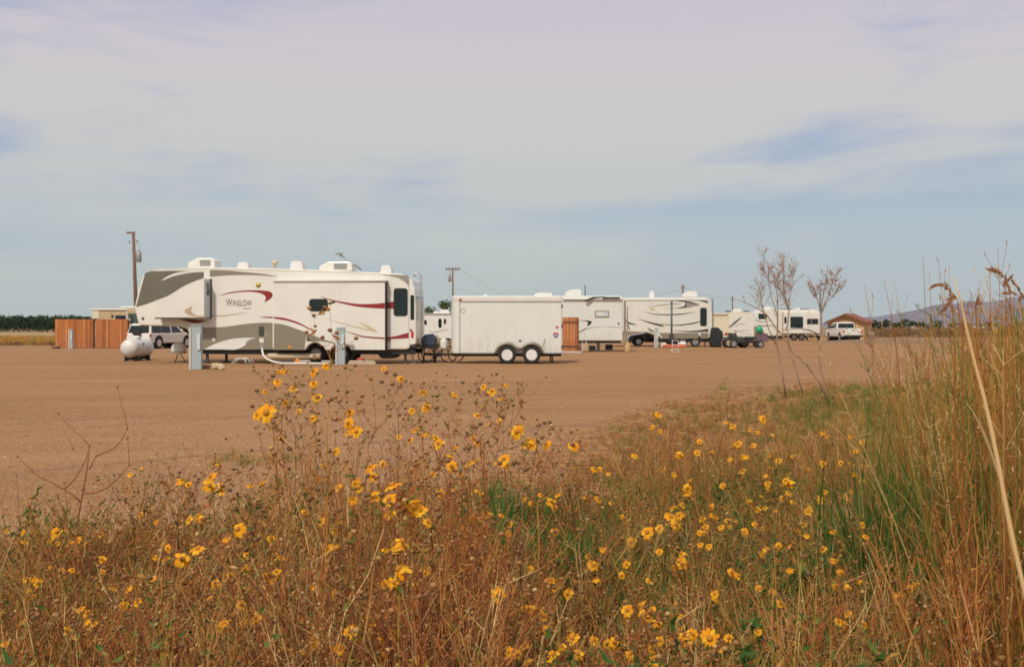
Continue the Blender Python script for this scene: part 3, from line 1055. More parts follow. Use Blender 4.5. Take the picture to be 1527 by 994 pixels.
MB().tube([U3(875, 437)[0:1] + (1.5,) + (z1 - .1,), (U3(875, 437)[0], 1.5, U3(875, 423.5)[1])], .03, 6).build('vent_pipe', DARKG, tt)
stripe(tt, S3, [(858, 477.8), (868, 477.5), (876, 477.6), (882.5, 479.5), (880, 483.8), (876.5, 486)], [(858, 478), (868, 478.2), (874, 478.8), (877, 481.5), (875.5, 484), (876.5, 486)], CHAR, 0, 'black hook')
stripe(tt, S3, [(876, 487), (870, 491), (862, 495.5)], [(876, 487.3), (870, 492.2), (862, 496.6)], CHAR, 0)
stripe(tt, S3, [(864, 495), (880, 488.5), (900, 486.8)], [(864, 495.3), (880, 489.3), (900, 487.1)], MIDG, 0)
stripe(tt, S3, [(904, 486.5), (915, 487), (927, 488)], [(904, 486.8), (915, 487.8), (927, 488.4)], MIDG, 0)
a, b = U3(887, 463), U3(908, 473)
fr = MB()
for q in ((a[0], b[0], a[1] - .05, a[1]), (a[0], b[0], b[1], b[1] + .05), (a[0], a[0] + .05, b[1] + .05, a[1] - .05), (b[0] - .05, b[0], b[1] + .05, a[1] - .05)):
    fr.box(q[0], q[1], -.03, -.003, q[2], q[3])
wd = fr.build('hatch_frame', GREY, tt)
MB().box(a[0] + .06, b[0] - .06, -.022, -.004, b[1] + .06, a[1] - .06).build('hatch_panel', BLUEW, tt)
MB().box(a[0] + .1, a[0] + .5, -.03, -.024, b[1] + .1, b[1] + .3).build('hatch_sticker', WHITE2, tt)
a = U3(922.5, 482); MB().box(a[0] - .05, a[0] + .05, -.03, -.003, a[1] - .05, a[1] + .05).build('marker_light', DARKG, tt)
MB().box(.6, x1 - .1, .1, .25, z0 - .14, z0).box(.6, x1 - .1, 2.1, 2.25, z0 - .14, z0).build('chassis', BLACK, tt)
for px in (868, 892.5):
    xx = U3(px, 515)[0]
    MB().box(xx - .09, xx + .09, .12, .24, .02, z0).box(xx - .2, xx + .2, .05, .4, 0, .03).build('stabilizer', DARKG, tt)
for px in (700 + 98, 700 + 70):
    wheel(tt, U3(px, 515)[0], .2, .35, .35, .22, rim=WHITE3, holes=6)
st = MB()
a = U3(880, 520)
st.box(a[0] - .3, a[0] + .35, .3, 1.0, .08, .35)
st.box(U3(905, 520)[0], U3(915, 520)[0], .5, 1.2, .1, .42)
st.build('spare_tank', BLACK, tt, .03)
# folded arm leaning at the right corner
xx = x1 + .12
MB().box(xx - .06, xx + .06, -.12, -.0, .05, zs - .15).box(xx + .12, xx + .18, -.10, -.02, .3, zs - .5).tube([(xx, -.06, 2.1), (xx + .3, -.1, 1.3)], .03).build('awning_support', mat('weathered_arm', (.27, .23, .17), .6, var=.3, scale=3), tt)

# ================================================================ 4. fifth wheel farther back
S4 = Side(905, 80.0, 0)
U4 = S4.uz
r3 = empty('fifth_wheel_trailer', S4.loc(), 0, 'white fifth wheel camper with black curved stripes and grey oval swirl', 'camper')
ztop = U4(1000, 443)[1]; zb4 = U4(1000, 505)[1]
o = S4.pts([(1056.3, 447), (1053, 443.3), (905, 444), (898, 452), (903, 493), (966, 495.5), (984, 502), (986, 505)]) + [U4(1010, 505)]
cx4 = U4(1037.4, 512)[0]
o += arch(cx4, .45, zb4, 8, .45)[::-1] + [U4(1056.3, 505)]
MB().prism(o, 0, 2.45).build('body', WHITE2, r3, .05)
xr = U4(1056.3, 480)[0]
MB().prism([(xr - .02, ztop - .1), (xr + .16, ztop - .25), (xr + .30, 2.4), (xr + .30, .95), (xr - .02, .8)], .03, 2.42).build('rear_cap', WHITE2, r3, .05)
ld = MB()
for yy in (.3, .7):
    ld.tube([(xr + .2, yy, ztop - .1), (xr + .42, yy, ztop - .1), (xr + .42, yy, 1.2)], .025, 5)
for k in range(6):
    ld.tube([(xr + .42, .3, 1.3 + .38 * k), (xr + .42, .7, 1.3 + .38 * k)], .02, 5)
ld.build('ladder', GREY, r3)
ac_unit(r3, U4(1018.5, 438, .8)[0], U4(1040, 438, .8)[0], ztop, U4(1030, 434, .8)[1], .8, 1.6, WHITE3, False)
vent(r3, U4(968, 438, 1)[0], U4(976, 438, 1)[0], ztop, U4(970, 433.5, 1)[1], 1.)
MB().box(U4(933, 445)[0], U4(1052, 445)[0], -.05, .0, ztop - .22, ztop - .14).build('awning_roll', WHITE3, r3)
stripe(r3, S4, [(966, 458.5), (980, 455), (1000, 452.8), (1015, 452.2)], [(966, 458.7), (980, 456), (1000, 454), (1015, 453.2)], MIDG, 0)
stripe(r3, S4, [(976, 446.3), (995, 445.8), (1012, 447.5), (1030, 450), (1043, 453.8)], [(976, 446.8), (995, 446.8), (1012, 449), (1024, 451), (1043, 454.2)], CHAR, 0, 'charcoal upper line')
stripe(r3, S4, [(1016, 448.5), (1024, 450.5), (1026, 454), (1020, 458), (992, 459.6)], [(1020, 449), (1043, 454.2), (1035, 456.5), (1020, 459.6), (992, 460.2)], MIDG, 0, 'grey oval swirl')
stripe(r3, S4, [(1020, 449.5), (1022.5, 452), (1020, 456), (1012, 458.5)], [(1024, 451), (1025, 454), (1022, 457.5), (1012, 459.3)], CHAR, 0, y0=-.006)
stripe(r3, S4, [(960, 464), (975, 467.5), (995, 468.3), (1015, 467.5), (1036, 465)], [(960, 464.3), (975, 468.5), (995, 469.8), (1015, 469), (1036, 465.5)], CHAR, 0, 'black bow stripe')
stripe(r3, S4, [(952, 475.3), (970, 480), (985, 483.5), (991, 486)], [(952, 475.6), (970, 482.2), (985, 486.3), (991, 486.4)], CHAR, 0, 'black spear')
stripe(r3, S4, [(985, 482), (1005, 484.3), (1030, 481.5), (1044, 478.6)], [(985, 482.5), (1005, 485.6), (1030, 483.4), (1044, 480)], CHAR, 0)
stripe(r3, S4, [(1004, 492.4), (1025, 493.4), (1044, 492), (1056, 490)], [(1004, 492.8), (1025, 495), (1044, 494.8), (1056, 494.3)], CHAR, 0, 'black lower stripe')
stripe(r3, S4, [(936, 479.3), (942, 481.5), (950, 484)], [(936, 482.3), (942, 483.7), (950, 484.3)], CHAR, 0)
stripe(r3, S4, [(1040, 447.3), (1050, 448.2), (1056, 449)], [(1040, 447.6), (1050, 450.2), (1056, 452)], CHAR, 0)
stripe(r3, S4, [(965, 487.5), (972, 491.5), (977, 494.5)], [(965, 487.8), (970, 494.5), (977, 494.8)], KHAKI, 0)
stripe(r3, S4, [(983, 496.2), (1041.5, 496.2)], [(988, 504.6), (1041.5, 504.6)], KHAKI, 0, 'khaki lower panel')
stripe(r3, S4, [(1044.5, 496.2), (1056, 496.2)], [(1044.5, 504.6), (1056, 504.6)], KHAKI, 0, 'khaki lower panel')
window(r3, S4, 1044, 458.7, 1054, 486, 0, r=.15)
p = U4(973, 461); MB().ball((p[0], -.01, p[1]), (.16, .01, .08)).build('emblem', YELLOW, r3)
MB().box(U4(984, 505)[0], U4(1062, 505)[0], .12, .3, zb4 - .24, zb4).box(U4(984, 505)[0], U4(1062, 505)[0], 2.1, 2.3, zb4 - .24, zb4).build('chassis', BLACK, r3)
MB().box(U4(994, 505)[0], U4(1026, 505)[0], .4, 2.0, .25, zb4).build('holding_tank', BLACK, r3, .04)
wheel(r3, cx4, .22, .38, .38, .24, rim=GREY)
wheel(r3, cx4 - .95, .22, .38, .38, .24, rim=GREY)
for px in (990, 1052):
    xx = U4(px, 510)[0]
    MB().box(xx - .05, xx + .05, .15, .25, .0, zb4).build('landing_leg', DARKG, r3)

# ================================================================ 5. small campers farther off
S5 = Side(1040, 112.0, 0)
U5 = S5.uz
r4 = empty('travel_trailer', S5.loc(), 0, 'cream camper with dark feather graphic, behind the flat utility trailer', 'camper')
z0, z1 = U5(1100, 503)[1], U5(1100, 465.5)[1]
MB().prism(S5.pts([(1040, 467), (1087, 467), (1088, 465.5), (1121, 465.5), (1124, 470), (1125, 503), (1040, 503)]), 0, 2.4).build('body', CREAM, r4, .05)
MB().sheet(S5.pts([(1088, 469), (1123.5, 469), (1124, 502.5), (1088, 502.5)]), -.002, d=.03).build('front_panel', WHITE2, r4)
stripe(r4, S5, [(1086, 487.5), (1094, 480.5), (1104, 472.8)], [(1088, 488), (1098, 481), (1106, 472.8)], mat('slate_vinyl', (.10, .115, .11), .4), 0, 'dark feather', y0=-.034)
stripe(r4, S5, [(1089, 488), (1100, 483.5), (1112, 481.5)], [(1089, 488.4), (1100, 484.4), (1112, 482)], MIDG, 0, y0=-.034)
stripe(r4, S5, [(1089, 490.5), (1100, 493), (1118, 491.5)], [(1089, 490.8), (1100, 494), (1118, 492)], MIDG, 0, y0=-.034)
stripe(r4, S5, [(1094, 494), (1108, 496), (1122, 498.6)], [(1094, 494.3), (1108, 496.8), (1122, 499.3)], PALETAN, 0, y0=-.034)
MB().box(U5(1045, 470)[0], U5(1085, 470)[0], -.09, -.002, z1 - .28, z1 - .16).build('awning_roll', TANRV, r4)
MB().box(U5(1084, 464)[0], U5(1091, 464)[0], .3, 1.0, z1 + .06, z1 + .18).box(U5(1112, 464)[0], U5(1118, 464)[0], .3, 1.0, z1 + .06, z1 + .18).build('roof_vent', DARKG, r4)
ac_unit(r4, U5(1095, 464)[0], U5(1108, 464)[0], z1, U5(1100, 460, .6)[1], .6, 1.4, WHITE3, False)
MB().box(U5(1042, 500)[0], U5(1124, 500)[0], .1, .3, z0 - .3, z0).build('chassis', BLACK, r4)
for px in (1070, 1078):
    wheel(r4, U5(px, 505)[0], .2, .36, .36, .22, rim=GREY, holes=5)
MB().box(U5(1055, 500)[0], U5(1056, 500)[0], .1, .2, 0, z0).box(U5(1118, 500)[0], U5(1119, 500)[0], .1, .2, 0, z0).build('landing_leg', DARKG, r4)

S6 = Side(1122, 117.0, 0)
U6 = S6.uz
r5 = empty('fifth_wheel_trailer', S6.loc(), 0, 'white camper with two dark slide windows and arching stripe, behind the leafless saplings', 'camper')
z0 = U6(1200, 500.5)[1]
MB().prism(S6.pts([(1123, 478), (1127, 466), (1134, 461.5), (1218, 461.5), (1223.5, 466), (1224, 500.5), (1146, 500.5), (1140, 497), (1136, 488), (1124, 487)]), 0, 2.45).build('body', WHITE2, r5, .06)
sl_ = MB().prism(S6.pts([(1168.5, 465.5), (1222, 465.5), (1222, 497), (1168.5, 497)], -.55), -.55, .0).build('living_slide', WHITE2, r5, .03)
MB().box(U6(1166.5, 480)[0] - .02, U6(1168.5, 480)[0] + .02, -.5, -.01, U6(1168, 497)[1], U6(1168, 466)[1]).build('seal', TAN, sl_)
window(r5, S6, 1178.5, 472, 1197.5, 488.6, -.55, r=.05)
window(r5, S6, 1203.5, 475, 1220, 483.3, -.55, r=.05)
window(r5, S6, 1131, 467.5, 1143.5, 475.5, 0, r=.05)
window(r5, S6, 1169.5, 472.5, 1173, 482, -.55, r=.04)
stripe(r5, S6, [(1169, 492), (1182, 490), (1195, 489.4), (1210, 492.5), (1221.5, 498)], [(1169, 492.5), (1182, 490.8), (1195, 490.4), (1209, 494), (1219.5, 499)], CHAR, -.55, 'dark arching stripe')
stripe(r5, S6, [(1127, 476), (1135, 479), (1150, 477)], [(1127, 477.6), (1135, 480.5), (1150, 477.4)], MIDG, 0)
stripe(r5, S6, [(1128, 484.5), (1140, 485.2), (1152, 484.8)], [(1128, 485.2), (1140, 486.4), (1152, 485.6)], DKRED, 0)
MB().box(U6(1150, 500)[0], U6(1223, 500)[0], .1, .3, z0 - .22, z0).box(U6(1140, 500)[0], U6(1167, 500)[0], .05, .3, z0 - .35, z0 - .02).build('chassis', BLACK, r5)
for px in (1184, 1195.5):
    wheel(r5, U6(px, 503)[0], .05, .40, .40, .24, rim=GREY, holes=5)
for px in (1152, 1204, 1221):
    xx = U6(px, 503)[0]
    MB().box(xx - .07, xx + .07, .1, .24, 0, z0).build('landing_leg', DARKG, r5)
MB().box(U6(1168, 461)[0], U6(1182, 461)[0], .3, 1.2, U6(1168, 461.5)[1] + .02, U6(1168, 461.5)[1] + .1).box(U6(1196, 461)[0], U6(1208, 461)[0], .5, 1.2, U6(1168, 461.5)[1] + .02, U6(1168, 461.5)[1] + .1).build('roof_vent', DARKG, r5)
ac_unit(r5, U6(1140, 460, .8)[0], U6(1154, 460, .8)[0], U6(1140, 461.5)[1], U6(1140, 457.5, .8)[1], .8, 1.6, WHITE3, False)
ac_unit(r5, U6(1187, 460, .8)[0], U6(1194, 460, .8)[0], U6(1140, 461.5)[1], U6(1140, 459, .8)[1], .8, 1.6, WHITE3, False)

# camper seen in the gap between the big camper and the cargo trailer
S7 = Side(600, 100.0, 0)
U7 = S7.uz
r6 = empty('travel_trailer', S7.loc(), 0, 'small white camper with narrow dark door seen through the gap above the bicycles', 'camper')
MB().prism(S7.pts([(604, 470), (608, 467), (700, 466.5), (702, 470), (702, 505), (604, 505)]), 0, 2.4).build('body', WHITE3, r6, .05)
MB().box(U7(604, 468)[0], U7(702, 468)[0], -.06, 0, U7(620, 468.7)[1], U7(620, 467.2)[1]).build('roof_edge', MIDG, r6)
window(r6, S7, 631.5, 477, 636.5, 484, 0, r=.06)
window(r6, S7, 653.6, 475, 658.6, 488.5, 0, r=.12)
window(r6, S7, 661.5, 475, 665.5, 483, 0, r=.06, fm=MIDG)
stripe(r6, S7, [(640, 493.5), (648, 495), (660, 492), (668, 491.5)], [(640, 493.9), (648, 495.6), (660, 492.8), (668, 492)], CHAR, 0)
vent(r6, U7(646, 465, 1)[0], U7(655, 465, 1)[0], U7(650, 466.8)[1], U7(650, 464, 1)[1], 1.)
vent(r6, U7(656, 465, .8)[0], U7(670, 465, .8)[0], U7(650, 466.8)[1], U7(650, 461.5, 1)[1], .8)
MB().box(U7(606, 505)[0], U7(700, 505)[0], .1, .3, U7(606, 507.5)[1], U7(606, 505)[1]).build('chassis', BLACK, r6)
for px in (650, 658):
    wheel(r6, U7(px, 503)[0], .2, .36, .36, .22, rim=GREY, holes=5)

# tan motorhome behind the fence
S8 = Side(137, 92.0, 0)
U8 = S8.uz
mh = empty('motorhome', S8.loc(), 0, 'tan motorhome with dark side windows, behind the orange board fence', 'motorhome')
zt = U8(160, 459.5)[1]
MB().prism([(0, .7), (0, zt - .1), (.1, zt), (U8(190, 460)[0], zt), (U8(205, 460)[0] + .3, zt - .1), (U8(209, 460)[0] + .3, zt - .8), (U8(211, 460)[0] + .35, 1.4), (U8(211, 460)[0] + .3, .6)] +
           arch(7.2 * .0 + U8(200, 500)[0] - .5, .48, .6, 8, .5) + arch(1.6, .48, .6, 8, .5) + [(.1, .6)], 0, 2.5).build('body', TANRV, mh, .06)
MB().box(.0, U8(190, 460)[0], -.10, -.002, zt - .16, zt - .02).build('awning_roll', WHITE2, mh, .02)
MB().box(.02, U8(148, 460)[0], -.04, -.003, U8(140, 475)[1], zt - .18).build('side_panel', CREAM, mh)
window(mh, S8, 137.8, 470.3, 147.6, 478, 0, r=.05)
window(mh, S8, 172, 470, 187.5, 477.5, 0, r=.06)
window(mh, S8, 165.6, 469.8, 169.8, 473.4, 0, r=.08)
stripe(mh, S8, [(162, 466.6), (168, 465.5), (173, 466.0)], [(162, 467.2), (168, 467), (173, 466.6)], TAN, 0)
MB().sheet(S8.pts([(191.5, 467), (203, 467), (207, 482), (191.5, 482)]), -.002, d=.02).build('cab_window', mat('green_glass', (.07, .10, .08), .08), mh)
MB().box(U8(189, 460)[0], U8(190.6, 460)[0], -.05, -.003, 1.0, zt - .1).build('cab_pillar', BLUEW, mh)
a = U8(195.5, 477)
mr = MB().box(a[0] - .16, a[0] + .14, -.42, -.30, a[1] - .22, a[1] + .2).build('mirror', DARKG, mh, .03)
MB().ball((a[0], -.44, a[1] + .02), (.10, .02, .10)).build('mirror_glass', WHITE3, mr)
MB().tube([(a[0] + .1, -.02, a[1] + .4), (a[0], -.36, a[1] + .2)], .03, 5).build('mirror_arm', DARKG, mh)
wheel(mh, U8(200, 500)[0] - .5, .25, .42, .42, .26)
wheel(mh, 1.6, .25, .42, .42, .26)
ac_unit(mh, U8(178, 457, .8)[0], U8(203, 457, .8)[0] + .0, zt, U8(170, 456.5, .8)[1], .8, 1.6, WHITE2, False)
# ================================================================ cars
CARW = mat('white_car_paint', (.74, .71, .65), .22, var=.03, coat=.6)
SILV = mat('silver_car_paint', (.34, .34, .33), .3, metal=.3, var=.05, coat=.5)
CARB = mat('black_car_paint', (.018, .018, .020), .2, coat=.6)


def car(root, body, glass, width, paint, wheels, wr, belt, roof_z, inset, panes, front, rear, rim=ALU, extra=None, lamps=True):
    """body: lower outline; glass: outline of the cabin; x forward, y to both sides of the middle."""
    hw = width / 2
    yf = lambda z: max(0., (z - belt) / (roof_z - belt)) * inset
    o = list(body)
    b = MB().prism(o, -hw, hw).build('body', paint, root, .07, segs=3)
    MB().prism(glass, -hw + .03, hw - .03, yf=yf).build('cabin', paint, root, .04)
    for side in (-1, 1):
        for nm, P in panes:
            g = MB()
            v = [(x, side * (hw - .03 - yf(z) + .012), z) for x, z in P]
            v2 = [(x, y - side * .02, z) for x, y, z in v]
            n = len(P)
            g.add(v + v2, [tuple(range(n)), tuple(range(2 * n - 1, n - 1, -1))] + [(i, (i + 1) % n, n + (i + 1) % n, n + i) for i in range(n)])
            g.build(nm, GLASS, root)
    for nm, ((xa, za), (xb, zb_)) in (('windscreen', front), ('rear_window', rear)):
        d = Vector((xb - xa, zb_ - za)).normalized()
        nrm = Vector((d.y, -d.x)) * .016
        if nm == 'rear_window':
            nrm = -nrm
        ya, yb = hw - .14 - yf(za), hw - .10 - yf(zb_)
        MB().add([(xa + nrm.x, -ya, za + nrm.y), (xa + nrm.x, ya, za + nrm.y), (xb + nrm.x, yb, zb_ + nrm.y), (xb + nrm.x, -yb, zb_ + nrm.y)], [(0, 1, 2, 3)]).build(nm, GLASS, root)
    for wx in wheels:
        for side in (-1, 1):
            w_ = wheel(root, wx, side * (hw - .13), wr, wr, .25, rim=rim, holes=6)
            if side > 0:
                for q in [w_] + list(w_.children):
                    pass
                w_.scale = (1, -1, 1)
                w_.location = (0, 2 * (hw - .13), 0)
        wl = MB()
        wl.lathe([(wr * 1.14, -hw + .06), (wr * 1.14, hw - .06)], (wx, 0, wr + .05), 'y', 20)
        wl.build('wheel_well', SEAL, root)
    return b


# ---- white sport utility vehicle seen from behind, facing away to the right
su = empty('sport_utility_vehicle', (gx(203, 72), 71.2, 0), R(52), 'white sport utility vehicle with dark side glass, parked facing away under the big camper nose', 'car')
su.location = (gx(206, 73.0), 73.0, 0)
su.rotation_euler = (0, 0, R(71))
wr = .40
lo = [(.0, .50), (-.03, .62), (0, .98), (.03, 1.04), (3.75, 1.08), (4.75, 1.0), (5.02, .90), (5.10, .62), (5.06, .38)]
lo += arch(4.12, .48, .38, 9, .42) + arch(.98, .48, .38, 9, .42) + [(.12, .38)]
car(su, lo, [(.04, 1.02), (.22, 1.62), (.42, 1.72), (2.7, 1.74), (3.05, 1.66), (3.85, 1.08)], 1.98, CARW, (.98, 4.12), wr, 1.04, 1.74, .18,
    [('rear_side_window', [(.22, 1.08), (.38, 1.64), (1.24, 1.66), (1.24, 1.08)]), ('rear_side_window', [(1.28, 1.08), (1.28, 1.66), (2.28, 1.67), (2.28, 1.08)]),
     ('front_side_window', [(2.42, 1.08), (2.42, 1.65), (2.88, 1.62), (3.58, 1.12)])],
    ((3.80, 1.10), (3.08, 1.64)), ((.05, 1.08), (.21, 1.58)))
MB().box(-.10, .10, -.92, .92, .40, .66).build('rear_bumper', DARKG, su, .04)
MB().box(-.045, -.028, -.3, .3, .78, 1.0).build('licence_plate', MIDG, su)
for s in (-1, 1):
    MB().box(-.035, .10, s * .955 - .05, s * .955 + .02, .82, 1.0).build('tail_lamp', REDL, su)
    MB().tube([(.6, s * .78, 1.80), (.7, s * .76, 1.86), (2.5, s * .76, 1.87), (2.7, s * .78, 1.80)], .02, 5).build('roof_rail', DARKG, su)
    MB().box(3.35, 3.5, s * 1.02 - .07, s * 1.02 + .07, 1.16, 1.34).build('side_mirror', CARW, su, .03)
    MB().box(1.7, 1.9, s * .985 - .02, s * .985 + .02, 1.0, 1.04).build('door_handle', CARW, su)
MB().box(-.16, -.03, -.25, .35, .95, 1.25).box(-.30, -.10, -.05, .05, .6, .7).build('tow_hitch', BLACK, su, .03)

# ---- pickup parked by the garage, tailgate toward the viewer
pu = empty('pickup_truck', (gx(1272, 106.5), 106.5, 0), R(91), 'white pickup truck with dark rear window parked before the small tan garage', 'pickup')
lo = [(0, .62), (0, 1.32), (2.05, 1.34), (2.1, 1.30), (4.3, 1.32), (5.45, 1.22), (5.65, 1.0), (5.68, .6), (5.6, .45)]
lo += arch(4.75, .50, .50, 9, .44) + arch(1.15, .50, .50, 9, .44) + [(.1, .50)]
car(pu, lo, [(2.1, 1.28), (2.22, 1.88), (2.35, 1.95), (3.55, 1.95), (3.75, 1.9), (4.4, 1.30)], 2.0, CARW, (1.15, 4.75), .41, 1.3, 1.95, .17,
    [('rear_side_window', [(2.38, 1.38), (2.42, 1.84), (3.0, 1.84), (3.0, 1.38)]), ('front_side_window', [(3.08, 1.38), (3.08, 1.84), (3.5, 1.83), (4.1, 1.40)])],
    ((4.35, 1.34), (3.78, 1.87)), ((2.11, 1.38), (2.2, 1.84)))
for s in (-1, 1):
    MB().box(-.012, .06, s * .90 - .07, s * .90 + .07, .85, 1.22).build('tail_lamp', REDL, pu)
    MB().box(3.75, 3.9, s * 1.06 - .1, s * 1.06 + .1, 1.34, 1.58).build('side_mirror', DARKG, pu, .03)
MB().box(-.02, .0, -.80, .80, .72, 1.28).build('tailgate', CARW, pu)
MB().box(-.16, .02, -.98, .98, .46, .66).build('rear_bumper', BLACK, pu, .03)
MB().box(-.04, -.021, -.10, .10, 1.1, 1.2).build('tailgate_handle', DARKG, pu)
MB().box(.06, 2.0, -.88, .88, 1.30, 1.335).build('bed_cover', DARKG, pu)

# ---- dark car under the nose of the second fifth wheel
bc = empty('parked_car', (gx(1020, 85), 85, 0), R(180), 'black car half hidden under the nose of the camper with black stripes', 'car')
lo = [(0, .55), (.05, .92), (1.0, 1.0), (3.3, .98), (4.3, .82), (4.5, .6), (4.48, .28)] + arch(3.7, .40, .28, 9, .33) + arch(.9, .40, .28, 9, .33) + [(.1, .28)]
car(bc, lo, [(.45, .95), (1.0, 1.38), (1.3, 1.46), (2.3, 1.46), (2.55, 1.40), (3.3, .96)], 1.8, CARB, (.9, 3.7), .33, .97, 1.46, .2,
    [('rear_side_window', [(.85, 1.02), (1.15, 1.36), (1.7, 1.38), (1.7, 1.02)]), ('front_side_window', [(1.77, 1.02), (1.77, 1.38), (2.4, 1.37), (2.95, 1.03)])],
    ((3.2, 1.0), (2.56, 1.38)), ((.55, 1.02), (.98, 1.35)))

# ================================================================ propane tank
TANK = mat('tank_enamel', (.66, .66, .62), .45, var=.10, scale=3, bump=.1)
pt = empty('propane_tank', (gx(205, 47.6), 47.6, 0), R(86), 'white propane tank lying on short dark legs in front of the white vehicle', 'tank')
grime(TANK, .75, .55, (.28, .17, .10))
prof = []
Lh, rr_ = .95, .405
for k in range(9):
    q = R(90 * k / 8)
    prof.append((max(.0001, rr_ * math.sin(q)), -Lh + rr_ * .75 * (1 - math.cos(q)) - .15))
prof += [(rr_, Lh - .15 + .0)]
for k in range(1, 9):
    q = R(90 * k / 8)
    prof.append((max(.0001, rr_ * math.cos(q)), Lh - .15 + rr_ * .75 * math.sin(q)))
MB().lathe(prof, (0, 0, .56), 'x', 32).build('shell', TANK, pt)
MB().lathe([(.17, .0), (.17, .10), (.12, .15), (.0001, .17)], (-.1, 0, .94), 'z', 20).build('valve_dome', TANK, pt)
for x in (-.62, .62):
    MB().box(x - .05, x + .05, -.30, .30, .05, .22).box(x - .07, x + .07, -.32, -.16, 0, .05).box(x - .07, x + .07, .16, .32, 0, .05).build('leg', BLACK, pt)
MB().box(-.3, .3, -.10, .14, .02, .10).build('regulator', DARKG, pt, .02)
MB().box(-.30, -.16, -.38, -.33, .70, .78).build('name_plate', DARKG, pt)

# satellite dome on its tripod
sd = empty('satellite_dome', (gx(266.5, 44.8), 44.8, 0), 0, 'small white satellite dome on a dark tripod left of the blue grey post', 'antenna')
MB().lathe([(.0001, .38), (.29, .38), (.315, .42), (.315, .50), (.30, .62), (.26, .74), (.19, .80), (.10, .83), (.0001, .84)], (0, 0, 0), 'z', 28).build('dome', WHITE2, sd)
MB().lathe([(.32, .44), (.325, .46), (.32, .48)], (0, 0, 0), 'z', 28).build('rim', MIDG, sd)
for k in range(3):
    q = R(20 + 120 * k)
    MB().tube([(.05 * math.cos(q), .05 * math.sin(q), .39), (.30 * math.cos(q), .30 * math.sin(q), 0.0)], .016, 6).build('leg', DARKG, sd)

# ================================================================ hook-up posts
PED = mat('blue_grey_post', (.36, .43, .44), .55, var=.08, scale=2)
PEDL = mat('pale_post_edge', (.58, .55, .48), .6)


def pedestal(px, Y, wd, ht, label, ang=0, lab_plate=True):
    p = empty('hookup_post', (gx(px, Y), Y, 0), ang, label, 'utility post', 'hook-up posts along the row of campers')
    MB().box(-wd / 2, wd / 2, 0, .16, 0.0, ht).build('post', PED, p, .015)
    MB().box(-wd / 2 - .07, -wd / 2 - .003, -.03, .16, 0, ht * .98).build('side_rail', PEDL, p)
    bx = MB().box(wd / 2 - .14, wd / 2 - .02, -.05, -.003, ht * .45, ht * .82)
    bx.build('outlet_box', BLUEW, p, .01)
    MB().box(-wd / 2 - .02, wd / 2 + .02, -.02, .18, ht + .003, ht + .04).build('cap', PED, p, .01)
    return p


pedestal(292.5, 37.6, .36, 1.52, 'tall blue grey hook-up post standing before the nose of the big camper', R(-6))
pedestal(508.5, 42.4, .30, 1.44, 'blue grey hook-up post standing before the wheels of the big camper')
pedestal(979.5, 77.5, .22, 1.36, 'small blue grey hook-up post beside the dark pipe and the black car')
pedestal(106, 72.5, .20, 1.30, 'pale narrow hook-up post before the orange fence panels')
# pallet box and stones beside the first post
WOODB = mat('worn_board', (.33, .19, .10), .8, var=.25, scale=4, stretch=(1, 6, 6))
SAND = mat('pale_sandstone', (.52, .38, .22), .85, var=.2, scale=6, bump=.4, bscale=20)
bb = MB().box(-.36, .36, -.15, .2, .0, .14)
tag(bb.build('wooden_board', WOODB, None, .015, (gx(313, 38.2), 38.2, 0)), 'brown board lying on the gravel at the foot of the tall post', 'board')


def rock(name, px, Y, sx, sz, m, seed):
    r0 = random.Random(seed)
    b = MB().ball((0, 0, sz * .42), (sx, sx * .8, sz * .55), 9, 7)
    b.v = [(x * r0.uniform(.7, 1.25), y * r0.uniform(.75, 1.2), min(sz * .85, max(0, z * r0.uniform(.8, 1.15)))) for x, y, z in b.v]
    b.sm = [False] * len(b.sm)
    return b.build(name, m, None, 0, (gx(px, Y), Y, 0))


tag(rock('stone', 321, 37.7, .17, .28, SAND, 1), 'tan block of stone right of the tall post, beside the board', 'stone')
tag(rock('stone', 329.5, 37.4, .13, .26, mat('pale_stone', (.60, .50, .33), .85, bump=.4), 3), 'paler small stone at the right end of the board', 'stone')

# folding step under the camper
fs_ = MB()
wx0, wx1 = gx(349, 43.2), gx(377, 43.2)
for yy in (43.1, 43.55):
    fs_.tube([(wx0 - .1, yy, 0), (wx0 + .12, yy, .22), (wx1 - .2, yy, .22), (wx1, yy, 0)], .018, 5)
    fs_.tube([(wx1 - .32, yy, .22), (wx1 - .22, yy, 0)], .018, 5)
fs_.box(wx0 + .1, wx1 - .18, 43.1, 43.55, .21, .235)
tag(fs_.build('step_stool', WHITE3), 'low white folding step standing under the khaki side of the big camper', 'step')
# sewer hose: runs out from the hatch and along the ground
hp = []
for px, py, Y in ((391, 517, 43.9), (391, 523, 43.5), (393, 530, 43.3), (398, 535, 43.1), (407, 539, 43.0), (420, 542, 42.9), (440, 543.3, 42.8), (465, 543.6, 42.7), (497, 543.4, 42.7)):
    p = at(px, py, Y)
    hp.append((p[0], p[1], max(.04, p[2])))
tag(MB().tube(hp, .04, 8).build('sewer_hose', WHITE3), 'white hose curving down from the camper hatch along the ground', 'hose')
p0 = [at(x, y, 43.6) for x, y in ((400, 531), (430, 531.5), (460, 533), (478, 536))]
tag(MB().tube([(p[0], p[1], max(.3, p[2])) for p in p0], .12, 8).build('storage_tube', PALETAN), 'beige storage tube lying under the big camper between step and wheels', 'tube')
